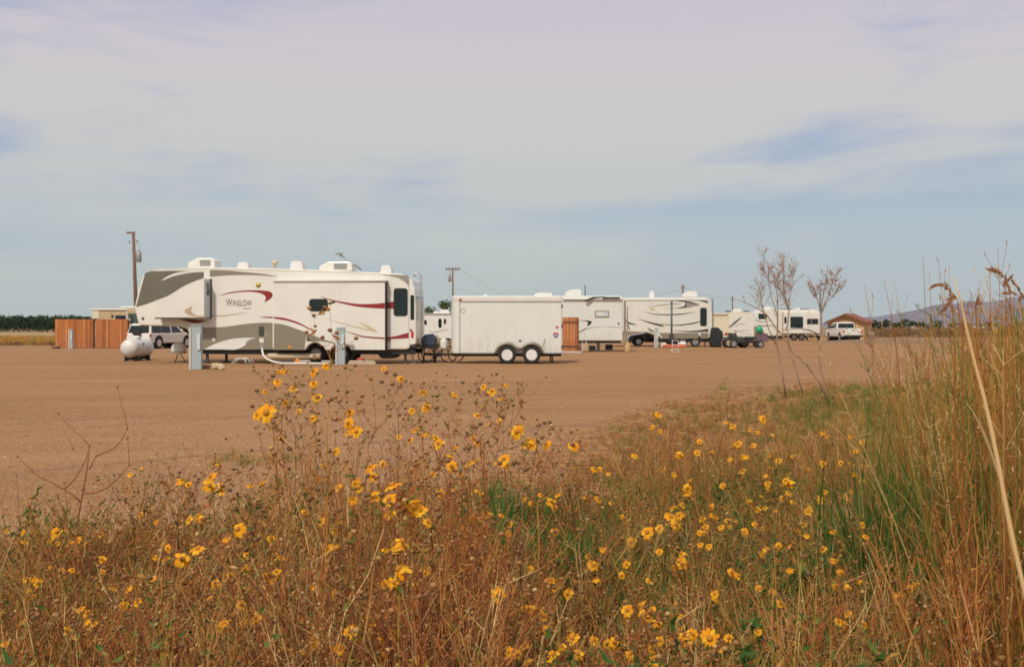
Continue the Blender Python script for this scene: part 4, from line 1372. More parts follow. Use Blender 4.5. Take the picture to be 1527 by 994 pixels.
# clutter before the wheels
CLR = mat('red_plastic', (.48, .06, .04), .45)
for i, (px, Y, wd, h, m_, nm, lb, ct_) in enumerate((
        (455, 42.9, .55, .12, CLR, 'hose_coil', 'red and white coiled hose on the ground by the front wheel', 'hose'),
        (487, 42.8, .50, .10, CLR, 'hose_coil', 'flatter red hose coil between the two camper wheels', 'hose'))):
    c = MB()
    for k in range(4):
        rr2 = wd * (.3 + .06 * (k % 2))
        c.tube([(rr2 * math.cos(t * PI / 9) * 1.1, rr2 * .6 * math.sin(t * PI / 9), .025 + .035 * k) for t in range(19)], .02, 5, m=k % 2)
    tag(c.build(nm, [m_, WHITE3], None, 0, (gx(px, Y), Y, 0)), lb, ct_)
tag(MB().box(-.55, .55, -.1, .12, 0, .09).box(-.5, .5, -.08, .1, .095, .16).build('lumber_block', mat('bleached_plank', (.50, .42, .30), .8, var=.2, stretch=(.5, 6, 6)), None, .01, (gx(540, 42.7), 42.7, 0)),
    'pale planks stacked on the ground right of the second post', 'planks')
tag(MB().lathe([(.0001, 0), (.13, 0), (.15, .24), (.14, .25), (.12, .02), (.0001, .02)], (0, 0, 0), 'z', 18).build('bucket', CLR, None, 0, (gx(537.5, 43.1), 43.1, .0)), 'small red bucket behind the pale planks', 'bucket')
tag(MB().prism([(-.16, 0), (.16, 0), (.05, .22), (-.05, .22)], -.12, .12).build('wheel_chock', AMBER, None, .01, (gx(444, 43.0), 43.0, 0)), 'orange wedge chock ahead of the front camper wheel', 'chock')

# ================================================================ bicycles and gear in the gap
def bicycle(px, Y, ang, col_, label, r=.33, wb=1.04):
    b = empty('bicycle', (gx(px, Y), Y, 0), ang, label, 'bicycle', 'bicycles between the camper and the cargo trailer')
    for x in (0, wb):
        t = MB()
        ring = [(x + r * math.cos(2 * PI * k / 28), 0, r + .0 + r * .0 + r * math.sin(2 * PI * k / 28)) for k in range(29)]
        t.tube([(p[0], p[1], p[2] + .0) for p in ring], .024, 6, cap=False)
        to = t.build('wheel', RUBBER, b)
        s = MB()
        for k in range(14):
            q = 2 * PI * k / 14
            s.tube([(x, 0, r), (x + (r - .02) * math.cos(q), 0, r + (r - .02) * math.sin(q))], .003, 3)
        s.cyl((x, -.04, r), (x, .04, r), .03, 8)
        s.build('spoke_set', GREY, to)
    f = MB()
    bbk, st, hd = (.43, 0, .30), (.33, 0, .80), (.86, 0, .82)
    for a, c in ((bbk, st), (bbk, (.88, 0, .70)), (st, hd), ((0, 0, r), bbk), ((0, 0, r), (.34, 0, .74)), ((.84, 0, .92), (.90, 0, .62)), ((.90, 0, .62), (wb, 0, r))):
        f.tube([a, c], .019, 6)
    f.build('frame', col_, b)
    MB().tube([(.84, 0, .92), (.80, 0, 1.0)], .014, 6).tube([(.78, -.28, 1.03), (.82, -.1, 1.0), (.82, .1, 1.0), (.78, .28, 1.03)], .014, 6).build('handlebar', BLACK, b)
    MB().tube([(.33, 0, .8), (.31, 0, .92)], .014, 6).prism([(.18, .92), (.44, .92), (.42, .96), (.18, .975)], -.06, .06).build('saddle', BLACK, b, .015)
    MB().lathe([(.09, -.02), (.09, .02)], (.43, -.02, .30), 'y', 14).tube([(.43, -.05, .30), (.36, -.07, .16)], .01, 4).tube([(.43, .05, .30), (.50, .07, .44)], .01, 4).build('crank', GREY, b)
    return b


GRN = mat('green_frame', (.03, .16, .10), .35, coat=.3)
DBL = mat('dark_blue_frame', (.03, .045, .09), .35, coat=.3)
bicycle(640.5, 45.95, R(2), GRN, 'green framed bicycle with its front wheel showing under the cargo trailer corner', r=.34, wb=1.13)
bicycle(635, 45.2, R(-12), DBL, 'dark blue bicycle with its wheel just behind the camper bumper', r=.34, wb=.55 + .45)
NAVY = mat('navy_fabric', (.03, .045, .08), .8, var=.3, scale=8, bump=.3)
TANF = mat('tan_canvas', (.42, .31, .18), .85, var=.2, scale=8, bump=.3)
gl = empty('barbecue_grill', (gx(640, 44.3), 44.3, 0), 0, 'dark blue covered grill on thin black legs behind the camper bumper', 'grill')
MB().prism([(-.28, .72), (-.33, .98), (-.18, 1.18), (.16, 1.22), (.34, 1.0), (.30, .72)], -.2, .25).build('lid', NAVY, gl, .05)
for x in (-.2, .22):
    for y in (-.15, .2):
        MB().tube([(x, y, .72), (x * 1.2, y * 1.2, 0)], .018, 5).build('leg', BLACK, gl)
MB().box(-.25, .28, -.16, .2, .60, .72).build('base', BLACK, gl, .02)
tag(MB().ball((0, 0, .27), (.16, .14, .27), 10, 8).tube([(-.05, 0, .52), (0, 0, .66), (.05, 0, .52)], .012, 5).build('duffel_bag', TANF, None, 0, (gx(651.5, 44.9), 44.9, .58)), 'tan canvas bag set on the black trailer tongue', 'bag')
tag(MB().lathe([(.0001, 0), (.15, 0), (.155, .03), (.155, .30), (.13, .36), (.07, .38), (.07, .44), (.0001, .44)], (0, 0, 0), 'z', 18).build('gas_bottle', WHITE3, None, 0, (gx(661.5, 44.65), 44.65, .60)), 'white gas bottle standing on the trailer tongue', 'gas bottle')

# ================================================================ orange board fences
ORW = mat('orange_stained_cedar', (.52, .185, .045), .6, var=.25, scale=2.2, stretch=(5, 5, .6), rgb2=(.38, .12, .03), bump=.3, bscale=14)
ORW_L = mat('light_stained_cedar', (.60, .25, .075), .6, scale=2.2, stretch=(5, 5, .6), rgb2=(.46, .16, .04), bump=.3, bscale=14)
ORW_D = mat('deep_stained_cedar', (.40, .125, .03), .6, scale=2.2, stretch=(5, 5, .6), rgb2=(.28, .08, .022), bump=.3, bscale=14)
for m_ in (ORW, ORW_L, ORW_D):
    grime(m_, .9, .5, (.20, .13, .08))
ORW2 = mat('dark_stained_rail', (.17, .06, .025), .7, var=.2)


def board_fence(px0, px1, Y, ht, label, group=None, ang=0.0, rails_front=False, bw=.14):
    x0, x1 = gx(px0, Y), gx(px1, Y)
    f = empty('board_fence', (x0, Y, 0), ang, label, 'fence', group)
    Lh = x1 - x0
    n = max(3, round(Lh / bw))
    b = MB()
    r0 = random.Random(int(px0))
    for k in range(n):
        d = r0.uniform(0, .012)
        a = Lh * k / n
        b.box(a + .006, a + Lh / n - .006, -.02 - d, .0, .04, ht + r0.uniform(-.02, .015), r0.choice((0, 0, 1, 2)))
    b.build('board_panel', [ORW, ORW_L, ORW_D], f)
    yr = (-.06, -.032) if rails_front else (.003, .06)
    for z in (.3, ht * .5, ht - .3) if not rails_front else (.32, ht - .34):
        MB().box(0, Lh, yr[0], yr[1], z, z + .09).build('rail', ORW2, f)
    for a in (0, Lh):
        MB().box(a - .05, a + .05, .064, .16, 0, ht - .02).build('fence_post', ORW2, f)
    return f


board_fence(82.5, 139.5, 74.5, 2.02, 'left panel of orange board fence, behind the narrow pale post', 'orange board fence panels at the left')
board_fence(143.5, 190.5, 74.0, 2.02, 'right panel of orange board fence, before the tan motorhome', 'orange board fence panels at the left')
g_ = board_fence(836, 862, 62.5, 2.06, 'orange wooden gate with two dark straps, right of the cargo trailer', None, 0, True, .2)
g_.name = 'board_gate'; g_['category'] = 'gate'
tag(MB().box(-1.2, .65, -.25, .1, 0, .10).build('concrete_curb', mat('pale_concrete', (.50, .46, .40), .85, bump=.2), None, .01, (gx(850, 61.5), 61.5, 0)), 'pale concrete strip at the foot of the wooden gate', 'curb')
tag(rock('stone', 83.5, 73.2, .28, .2, mat('dark_red_stone', (.16, .06, .04), .9), 5), 'flat dark red lump at the left foot of the fence', 'stone')

# ================================================================ utility poles
POLE = mat('tarred_pole', (.19, .105, .065), .8, var=.3, scale=1.5, stretch=(4, 4, .5))


def add_pole(px_base, px_top, py_top, Y, label, arm=None, trafo=True, r=.16, dia=None):
    p = empty('utility_pole', (gx(px_base, Y), Y, 0), 0, label, 'utility pole')
    top = H - (py_top - HY) / F * Y
    dx = gx(px_top, Y) - gx(px_base, Y)
    MB().tube([(0, 0, 0), (dx * .5, 0, top * .5), (dx, 0, top)], [r, r * .85, r * .68], 10).build('pole', POLE, p)
    if arm == 'short':
        MB().box(dx - .62, dx + .15, -.08, .08, top - .08, top + .08).build('crossarm', POLE, p)
        for z in (top - .75, top - .85):
            MB().cyl((dx + (.35 if z > top - .8 else -.35), 0, z - .12), (dx + (.35 if z > top - .8 else -.35), 0, z + .12), .07, 8).build('insulator', GREY, p)
    elif arm == 'long':
        MB().box(dx - 1.0, dx + 1.0, -.07, .07, top - .35, top - .20).build('crossarm', POLE, p)
        MB().tube([(dx - .6, 0, top - .3), (dx, -.18, top - 1.0), (dx + .6, 0, top - .3)], .03, 5).build('brace', GREY, p)
        for x in (-.92, -.45, .45, .92):
            MB().cyl((dx + x, 0, top - .2), (dx + x, 0, top + .02), .06, 8).build('insulator', DARKG, p)
    if trafo:
        tx, tz = {'short': (.52, top - 2.7), 'long': (-.42, top - 2.0)}[arm]
        MB().lathe([(.0001, 0), (.22, 0), (.24, .06), (.24, .78), (.16, .9), (.0001, .92)], (dx + tx, 0, tz), 'z', 14).build('transformer', GREY, p)
        for y in (-.09, .1):
            MB().cyl((dx + tx + y, 0, tz + .88), (dx + tx + y, 0, tz + 1.12), .035, 6).build('bushing', DARKG, p)
        MB().tube([(dx + tx, -.05, tz + 1.1), (dx + tx * 1.3, -.1, tz + 1.5), (dx + .1 * (1 if tx > 0 else -1), 0, tz + 1.7)], .012, 4).build('lead_wire', DARKG, p)
    return p


add_pole(204.5, 198.8, 347, 99, 'tall brown utility pole with a transformer, rising at the nose of the big camper', 'short', True, .20)
add_pole(676, 675, 398.5, 150, 'utility pole with long crossarm standing behind the cargo trailer', 'long', True, .15)


def thin_pole(px, py, Y, label, r=.11):
    t = H - (py - HY) / F * Y
    p = empty('utility_pole', (gx(px, Y), Y, 0), 0, label, 'utility pole')
    MB().tube([(0, 0, 0), (0, 0, t)], [r, r * .8], 8).build('pole', POLE, p)
    MB().box(-.3, .3, -.05, .05, t - .5, t - .4).build('crossarm', POLE, p)


thin_pole(1018.3, 423.5, 135, 'plain dark pole rising just left of the air conditioner of the striped camper', .13)
thin_pole(1092.3, 441.5, 150, 'plain dark pole rising above the cream camper')
lp = empty('street_lamp', (gx(1223, 125), 125, 0), 0, 'thin lamp post with a small dark head beside the right sapling', 'street lamp')
zt = H - (425 - HY) / F * 125
MB().tube([(0, 0, 0), (0, 0, zt)], [.09, .06], 8).build('pole', DARKG, lp)
MB().tube([(0, 0, zt), (.25, 0, zt + .08), (.5, 0, zt + .08)], .035, 6).build('arm', DARKG, lp)
MB().box(.1, .72, -.12, .12, zt + .06, zt + .20).build('lamp_head', DARKG, lp, .03)
# the dark pipe before the striped camper
pp = empty('standpipe', (gx(1001.5, 77.4), 77.4, 0), 0, 'dark green upright pipe standing before the camper with black stripes', 'pipe')
GPIPE = mat('green_grey_pipe', (.09, .11, .095), .5)
MB().cyl((0, 0, 0), (0, 0, 3.25), .075, 12).build('pipe', GPIPE, pp)
MB().cyl((0, 0, 3.253), (0, 0, 3.33), .10, 12).build('cap', GPIPE, pp)
MB().box(-.16, .16, -.12, .12, .5, .95).build('valve_box', DARKG, pp, .02)
# wires
W_ = mat('wire', (.05, .05, .05), .6)


def wire(a, b, sag, label):
    pts = []
    for k in range(25):
        t = k / 24
        p = Vector(a).lerp(Vector(b), t)
        p.z -= sag * 4 * t * (1 - t)
        pts.append(tuple(p))
    tag(MB().tube(pts, .014, 4).build('power_line', W_), label, 'wire')


wire(at(677, 428, 150), at(1018.3, 431, 135), 2.4, 'thin wire sagging from the crossarm pole toward the plain pole')
wire(at(1018.3, 427, 135), at(1092.3, 443, 150), .5, 'thin wire between the two plain poles')
wire(at(684, 400, 150), at(1092.3, 446, 152), 5.6, 'long low wire running right from the crossarm pole')

# ================================================================ things at the right end of the row
ht_ = empty('hand_truck', (gx(1007, 62.5), 62.5, 0), 0, 'white metal hand truck standing before the dark pipe', 'hand truck')
HTW = mat('white_tube', (.66, .62, .58), .4)
fr = MB()
for x in (-.17, .17):
    fr.tube([(x, 0, .08), (x, .02, .72)], .018, 6)
for z in (.2, .45, .70):
    fr.tube([(-.17, 0, z), (.17, 0, z)], .016, 6)
fr.build('frame', HTW, ht_)
MB().box(-.2, .2, -.18, .0, .03, .05).build('toe_plate', HTW, ht_)
for x in (-.19, .19):
    MB().lathe([(.0001, -.025), (.09, -.025), (.09, .025), (.0001, .025)], (x, .08, .09), 'x', 14).build('wheel', WHITE3, ht_)
ORP = mat('orange_plastic', (.55, .14, .06), .5)
tag(MB().prism([(-.75, 0), (.75, 0), (.82, .16), (.7, .24), (-.8, .24), (-.85, .12)], -.2, .25).build('storage_tote', ORP, None, .04, (gx(1006, 76.6), 76.6, 0)), 'long low orange tote lying behind the white hand truck', 'tote')
tag(rock('white_bag', 990, 77.2, .2, .42, WHITE3, 8), 'white bag right of the small hook-up post', 'bag')
tag(rock('white_bag', 1018, 77.8, .3, .5, WHITE3, 9), 'white bag right of the dark pipe', 'bag')
for i, (px, m_, lb) in enumerate(((868, mat('pinkish_jug', (.55, .36, .28), .5), 'pinkish jug at the left foot of the hatch camper'), (874, TANF, 'tan jug at the left foot of the hatch camper, right of the pinkish one'),
                               (936, mat('ochre_bag', (.50, .34, .14), .8), 'ochre jug at the foot of the folded awning support'))):
    tag(MB().lathe([(.0001, 0), (.17, 0), (.19, .05), (.17, .4), (.06, .55), (.05, .62), (.0001, .62)], (0, 0, 0), 'z', 14).build('water_jug', m_, None, 0, (gx(px, 63.2), 63.2, 0)), lb, 'jug')
# covered motorcycle, four-wheeler and flat trailer
COV = mat('dark_tarp', (.010, .014, .016), .75, var=.3, scale=5, bump=.5, bscale=8)
cv = MB().prism([(-.42, 0), (.36, 0), (.30, .42), (.46, .78), (.44, 1.12), (.12, 1.46), (-.36, 1.46), (-.44, .9), (-.50, .4)], -.3, .5, 0, lambda z: .16 * (z / 1.46) ** 2)
cvo = tag(cv.build('tarp_cover', COV, None, .13, (gx(1068.5, 79), 79, .0), 4), 'dark tarp draped over an upright machine behind the striped camper', 'tarp')
av = empty('quad_bike', (gx(1077, 77.2), 77.2, 0), R(0), 'quad bike with red seat and dark knobbly tyres behind the striped camper', 'quad bike')
for x in (.12, 1.22):
    for y in (0, .85):
        wheel(av, .45 + x - .1, y, .33, .33, .26, rim=TAN, holes=4)
MB().prism([(.2, .45), (.25, .72), (.75, .86), (1.0, .78), (1.5, .80), (1.75, .62), (1.6, .42)], .12, .72).build('body', mat('olive_plastic', (.07, .08, .045), .5), av, .05)
MB().prism([(.25, .9), (.3, 1.08), (.95, 1.0), (1.0, .9)], .25, .6).build('seat', CLR, av, .04)
MB().tube([(1.1, .42, .8), (1.05, .42, 1.12)], .02, 5).tube([(1.02, .05, 1.15), (1.05, .42, 1.12), (1.02, .8, 1.15)], .018, 5).build('handlebar', BLACK, av)
MB().box(.15, .75, .15, .7, .88, .905).build('rack', BLACK, av)
ut = empty('utility_trailer', (gx(1089.5, 76.0), 76.0, 0), R(-2), 'low black flat utility trailer with a wheel at each end, before the cream camper', 'trailer')
MB().box(.25, 2.15, .1, 1.5, .34, .48).build('deck', BLACK, ut, .02)
MB().box(-.05, 2.25, .02, .06, .52, .57).box(.0, .05, .02, .06, .4, 1.1).box(.45, .5, .02, .06, .5, .9).box(.95, 1., .02, .06, .5, .8).box(1.6, 1.65, .02, .06, .5, .8).build('side_rail', BLACK, ut)
wheel(ut, .22, .0, .29, .29, .2, rim=GREY)
wheel(ut, .22, 1.6, .29, .29, .2, rim=GREY)
wheel(ut, 2.12, .0, .25, .25, .18, rim=GREY)
wheel(ut, 2.12, 1.6, .25, .25, .18, rim=GREY)
MB().box(-.1, .45, .1, .5, .63, 1.05).build('tool_box', DARKG, ut, .04)
MB().tube([(1.0, .9, .12), (2.3, .4, .14)], .03, 5).build('ramp_bar', GREY, ut)
MB().box(1.2, 1.9, .3, 1.2, .625, .80).build('cargo_net', mat('dark_green_net', (.03, .06, .045), .9), ut, .05)
# green kettle grill
kg = empty('kettle_grill', (gx(1132.3, 108), 108, 0), 0, 'bright green rounded barrel on a dark stand before the camper corner', 'barrel')
GRB = mat('bright_green', (.012, .34, .15), .4)
MB().ball((0, 0, 1.18), (.36, .36, .40), 18, 12).build('drum', GRB, kg)
for k in range(3):
    q = R(30 + 120 * k)
    MB().tube([(.2 * math.cos(q), .2 * math.sin(q), .9), (.35 * math.cos(q), .35 * math.sin(q), 0)], .03, 5).build('leg', DARKG, kg)
tag(MB().box(-.55, .55, -.3, .3, .0, .75).box(-.6, .6, -.35, .35, .753, .80).build('camp_table', mat('plum_cloth', (.16, .10, .12), .9), None, .02, (gx(1136, 107.4), 107.4, 0)), 'dark cloth covered table under the green barrel', 'table')
tag(MB().lathe([(.0001, 0), (.22, 0), (.28, .62), (.31, .64), (.31, .68), (.27, .68), (.21, .05), (.0001, .05)], (0, 0, 0), 'z', 20).build('bucket', mat('pinkish_white_plastic', (.70, .64, .60), .5), None, 0, (gx(1300, 103), 103, .26)), 'white bucket standing alone on the dirt rise past the pickup', 'bucket')

# ---- small garage
TW = mat('tan_stucco', (.56, .38, .18), .85, var=.08, scale=2, bump=.2)
ROOFR = mat('red_brown_roof', (.26, .075, .045), .7, var=.2, scale=3, stretch=(1, 6, 1))
ga = empty('garage', (gx(1261.5, 131), 131, 0), R(-27), 'small tan garage with a red brown gable roof behind the pickup', 'building')
hw, hl, ez, rz = 2.15, 3.0, 2.05, 3.0
MB().prism([(-hw, 0), (hw, 0), (hw, ez), (0, rz - .08), (-hw, ez)], 0, 2 * hl).build('wall', TW, ga)
for s in (-1, 1):
    o2 = [(0, rz), (s * (hw + .35), ez - .12), (s * (hw + .35), ez + .02), (0, rz + .15)]
    MB().prism(o2, -.45, 2 * hl + .4).build('roof', ROOFR, ga)
    MB().prism([(s * .0, rz - .06), (s * (hw + .33), ez - .18), (s * (hw + .33), ez + .0), (0, rz + .13)], -.50, -.453).build('fascia', mat('brown_fascia', (.22, .09, .05), .7), ga)
MB().box(-.75, .85, -.03, -.003, 1.2, 1.75).build('window', GLASS, ga)
MB().box(-1.7, 1.7, -.02, -.002, 0.02, 1.1).build('garage_door', CREAM, ga)
MB().box(-hw + .01, -hw + .22, -.06, -.003, 0, 1.8).build('door', mat('green_door', (.05, .10, .05), .6), ga)
MB().box(-.25, .25, -.05, -.003, 2.25, 2.42).build('name_board', mat('brown_sign', (.22, .12, .06), .7), ga)

# ---- far sheds
for i, (px, Y, wd, hh, m_, lb) in enumerate(((1323, 420, 5, 2.6, WHITE3, 'tiny white shed among the far shrubs right of the garage'), (1362, 600, 16, 3.0, mat('pale_shed', (.5, .46, .38), .8), 'long pale shed far across the brown field'),
                                           (1465, 560, 20, 2.8, mat('grey_shed', (.55, .56, .53), .8), 'long whitish shed behind the tall grass'))):
    s = empty('shed', (gx(px, Y), Y, 0), 0, lb, 'shed')
    MB().box(-wd / 2, wd / 2, 0, 6, 0, hh * .8).build('wall', m_, s)
    MB().prism([(-wd / 2 - .3, hh * .8), (wd / 2 + .3, hh * .8), (wd / 2 - 1, hh * 1.15), (-wd / 2 + 1, hh * 1.15)], -.3, 6.3).build('roof', GREY, s)
# ================================================================ vegetation
LEAF = leafmat('weed_leaves', [(0, (.050, .125, .024)), (.25, (.12, .185, .034)), (.42, (.30, .23, .060)), (.58, (.52, .25, .055)), (.75, (.40, .13, .036)), (.88, (.16, .065, .028)), (1, (.72, .50, .20))], .32)
STEM = leafmat('weed_stems', [(0, (.13, .17, .035)), (.25, (.36, .26, .06)), (.45, (.50, .24, .055)), (.62, (.40, .12, .036)), (.82, (.14, .050, .025)), (1, (.68, .48, .20))], 0, .7)
SEED = leafmat('seed_heads', [(0, (.15, .10, .045)), (.5, (.24, .11, .045)), (.85, (.36, .18, .06)), (1, (.48, .32, .13))], 0, .9)
GRASS = leafmat('grass_blades', [(0, (.050, .125, .022)), (.25, (.11, .185, .032)), (.45, (.27, .25, .050)), (.62, (.56, .34, .085)), (.8, (.54, .22, .050)), (.92, (.34, .12, .035)), (1, (.74, .54, .23))], .32)
TREEL = leafmat('tree_leaves', [(0, (.018, .038, .014)), (.4, (.035, .065, .020)), (.7, (.075, .115, .035)), (1, (.14, .17, .06))], .2)
PETAL = leafmat('yellow_petals', [(0, (.88, .32, .006)), (.5, (.94, .43, .010)), (1, (.96, .56, .03))], .35)
CENTRE = mat('flower_centre', (.50, .20, .015), .9, var=.35, scale=300)


def blade(b, x, y, h, lean, ang, w, seg=3, m=0, droop=.25, z0=0.0):
    c, s = math.cos(ang), math.sin(ang)
    vs = []
    for k in range(seg + 1):
        t = k / seg
        r = lean * t + droop * h * t * t
        z = z0 + h * (t - .28 * droop * t * t)
        ww = w * (1 - t * .9) * .5
        vs += [(x + c * r - s * ww, y + s * r + c * ww, z), (x + c * r + s * ww, y + s * r - c * ww, z)]
    b.add(vs, [(2 * k, 2 * k + 1, 2 * k + 3, 2 * k + 2) for k in range(seg)], m)


def leafq(b, p, d, ln, w, m=0, curl=0.3):
    """one small leaf: two bent quads from p along d"""
    d = d.normalized()
    s = d.cross(Vector((rnd.uniform(-1, 1), rnd.uniform(-1, 1), rnd.uniform(-.3, 1)))).normalized() * w * .5
    n = d.cross(s).normalized()
    a, c = p + d * ln * .5 + n * ln * curl * .5, p + d * ln + n * ln * curl * -.6
    b.add([p - s * .3, p + s * .3, a + s, a - s, c + s * .15, c - s * .15], [(0, 1, 2, 3), (3, 2, 4, 5)], m)


def rv3(a=1.0):
    return Vector((rnd.uniform(-a, a), rnd.uniform(-a, a), rnd.uniform(-a, a)))


# ---- filler templates -------------------------------------------------
def bushy(h, nst, twigs, leaves, seeds, green=.0, spread=.5, lk=1.0):
    """slots: 0 stem, 1 leaf, 2 seed"""
    b = MB()
    for _ in range(nst):
        q = rnd.uniform(0, 2 * PI)
        hh = h * rnd.uniform(.6, 1.05)
        dirx, diry = math.cos(q) * spread * rnd.uniform(.2, 1), math.sin(q) * spread * rnd.uniform(.2, 1)
        b.tint = rnd.uniform(.25, .9)
        P = []
        bend = rv3(.06)
        for k in range(5):
            t = k / 4
            P.append(Vector((dirx * hh * t + bend.x * math.sin(PI * t) * hh, diry * hh * t + bend.y * math.sin(PI * t) * hh, hh * t)))
        b.tube(P, [.0032, .0029, .0024, .0018, .0012], 3, 0, False, False)
        for _ in range(twigs):
            t = rnd.uniform(.25, .98)
            k = min(3, int(t * 4))
            p = P[k].lerp(P[k + 1], t * 4 - k)
            d = Vector((rnd.uniform(-1, 1), rnd.uniform(-1, 1), rnd.uniform(.3, 1.6))).normalized()
            ln = h * rnd.uniform(.12, .42)
            e = p + d * ln + Vector((0, 0, ln * .2))
            b.tube([p, p + d * ln * .55, e], [.0015, .0012, .0008], 3, 0, False, False)
            if rnd.random() < seeds:
                b.tint = rnd.random()
                b.ball(e, (.0062 * rnd.uniform(.7, 1.3),) * 3, 5, 3, 2)
            for _ in range(leaves):
                b.tint = min(1, max(0, rnd.gauss(.55 - green * .45, .16)))
                pp = p.lerp(e, rnd.random())
                leafq(b, pp, rv3() + Vector((0, 0, .2)), rnd.uniform(.014, .036) * lk, rnd.uniform(.004, .012) * lk, 1)
            b.tint = rnd.uniform(.25, .9)
    return b


def tuft(h, n, w, tint, tvar=.1, spread=.10, lean=.25, droop=.3, seg=3):
    b = MB()
    for _ in range(n):
        b.tint = min(1, max(0, rnd.gauss(tint, tvar)))
        hh = h * rnd.uniform(.45, 1.05)
        blade(b, rnd.gauss(0, spread * .5), rnd.gauss(0, spread * .5), hh, lean * hh * rnd.random(), rnd.uniform(0, 2 * PI), w * rnd.uniform(.7, 1.2), seg, 3, droop * rnd.uniform(.2, 1.4))
    return b


def reed(h, tint):
    """one tall grass culm with long leaves and a loose seed panicle"""
    b = MB()
    b.tint = tint
    lx, ly = rnd.uniform(-.14, .10), rnd.uniform(-.1, .1)
    P = [Vector((lx * t * t * h, ly * t * t * h, h * t)) for t in (0, .25, .5, .75, 1)]
    b.tube(P, [.0030, .0026, .0022, .0016, .0009], 3, 3, False, False)
    for _ in range(rnd.randint(2, 5)):
        z = rnd.uniform(.05, .65)
        b.tint = min(1, max(0, tint + rnd.uniform(-.25, .12)))
        blade(b, lx * z * z * h, ly * z * z * h, h * rnd.uniform(.18, .38), .04, rnd.uniform(0, 2 * PI), rnd.uniform(.004, .008), 4, 3, rnd.uniform(.3, 1.0), h * z)
    k = rnd.random()
    if k < .55:
        b.tint = min(1, tint + .1)
        top = P[-1]
        for j in range(rnd.randint(8, 16)):
            t = rnd.uniform(.72, 1)
            p = Vector((lx * t * t * h, ly * t * t * h, h * t))
            e = p + Vector((rnd.uniform(-.05, .05), rnd.uniform(-.05, .05), rnd.uniform(.0, .09)))
            b.tube([p, e], [.0009, .0007], 3, 3, False, False)
            leafq(b, e, Vector((rnd.uniform(-.5, .5), rnd.uniform(-.5, .5), .6)), .015, .004, 3, .1)
    return b


SLOTS = [STEM, LEAF, SEED, GRASS]
T_b = [bushy(.55, 6, 8, 2, .35, g, sp) for g, sp in ((0, .5), (0, .7), (.1, .45), (.15, .6), (.0, .35), (.5, .6))]
T_bl = [bushy(.32, 6, 8, 4, .15, g, .8) for g in (0, .15, .5, .85)]
T_lf = [bushy(.46, 5, 7, 4, .1, g, .6, 1.6) for g in (.55, .75, .95, .3)]
T_g = [tuft(.26, 26, .007, .12, .10), tuft(.22, 26, .006, .28, .12), tuft(.30, 22, .006, .62, .14), tuft(.36, 18, .005, .80, .12, .08, .2, .5)]
T_r = [reed(1.0, t) for t in (.66, .72, .80, .86, .60, .9, .75, .45, .95, .52)]
T_far = [tuft(.25, 9, .02, t, .1, .25, .3, .4, 2) for t in (.15, .6, .75)]

YB = [(-14, 5.4), (-6, 6.0), (-3.6, 6.5), (-2.6, 7.0), (-1.6, 7.6), (-.9, 8.8), (-.2, 10.2), (.9, 14.0), (1.9, 17.5), (3.1, 21.0), (5, 24.5), (7.4, 27.5), (13, 33), (20, 38), (40, 60)]


def ybound(x):
    for k in range(len(YB) - 1):
        if YB[k][0] <= x <= YB[k + 1][0]:
            t = (x - YB[k][0]) / (YB[k + 1][0] - YB[k][0])
            return YB[k][1] * (1 - t) + YB[k + 1][1] * t
    return YB[0][1] if x < YB[0][0] else YB[-1][1]


def inview(x, y, m=1.08):
    return abs(x) < y * .478 * m + .35


def pn(x, y, s=1.0, k=0):
    return vnoise(x * s * .35, y * s * .35, k)


def grassline(px):
    """how high the tall grass reaches in front of the view, by direction"""
    t = [(1240, 650), (1300, 610), (1345, 568), (1390, 535), (1440, 500), (1500, 470), (1560, 452), (1800, 440)]
    for k in range(len(t) - 1):
        if t[k][0] <= px <= t[k + 1][0]:
            f_ = (px - t[k][0]) / (t[k + 1][0] - t[k][0])
            return t[k][1] * (1 - f_) + t[k + 1][1] * f_
    return 440


inst_w, inst_g = [], []
NT = len(T_b)
tries = 0
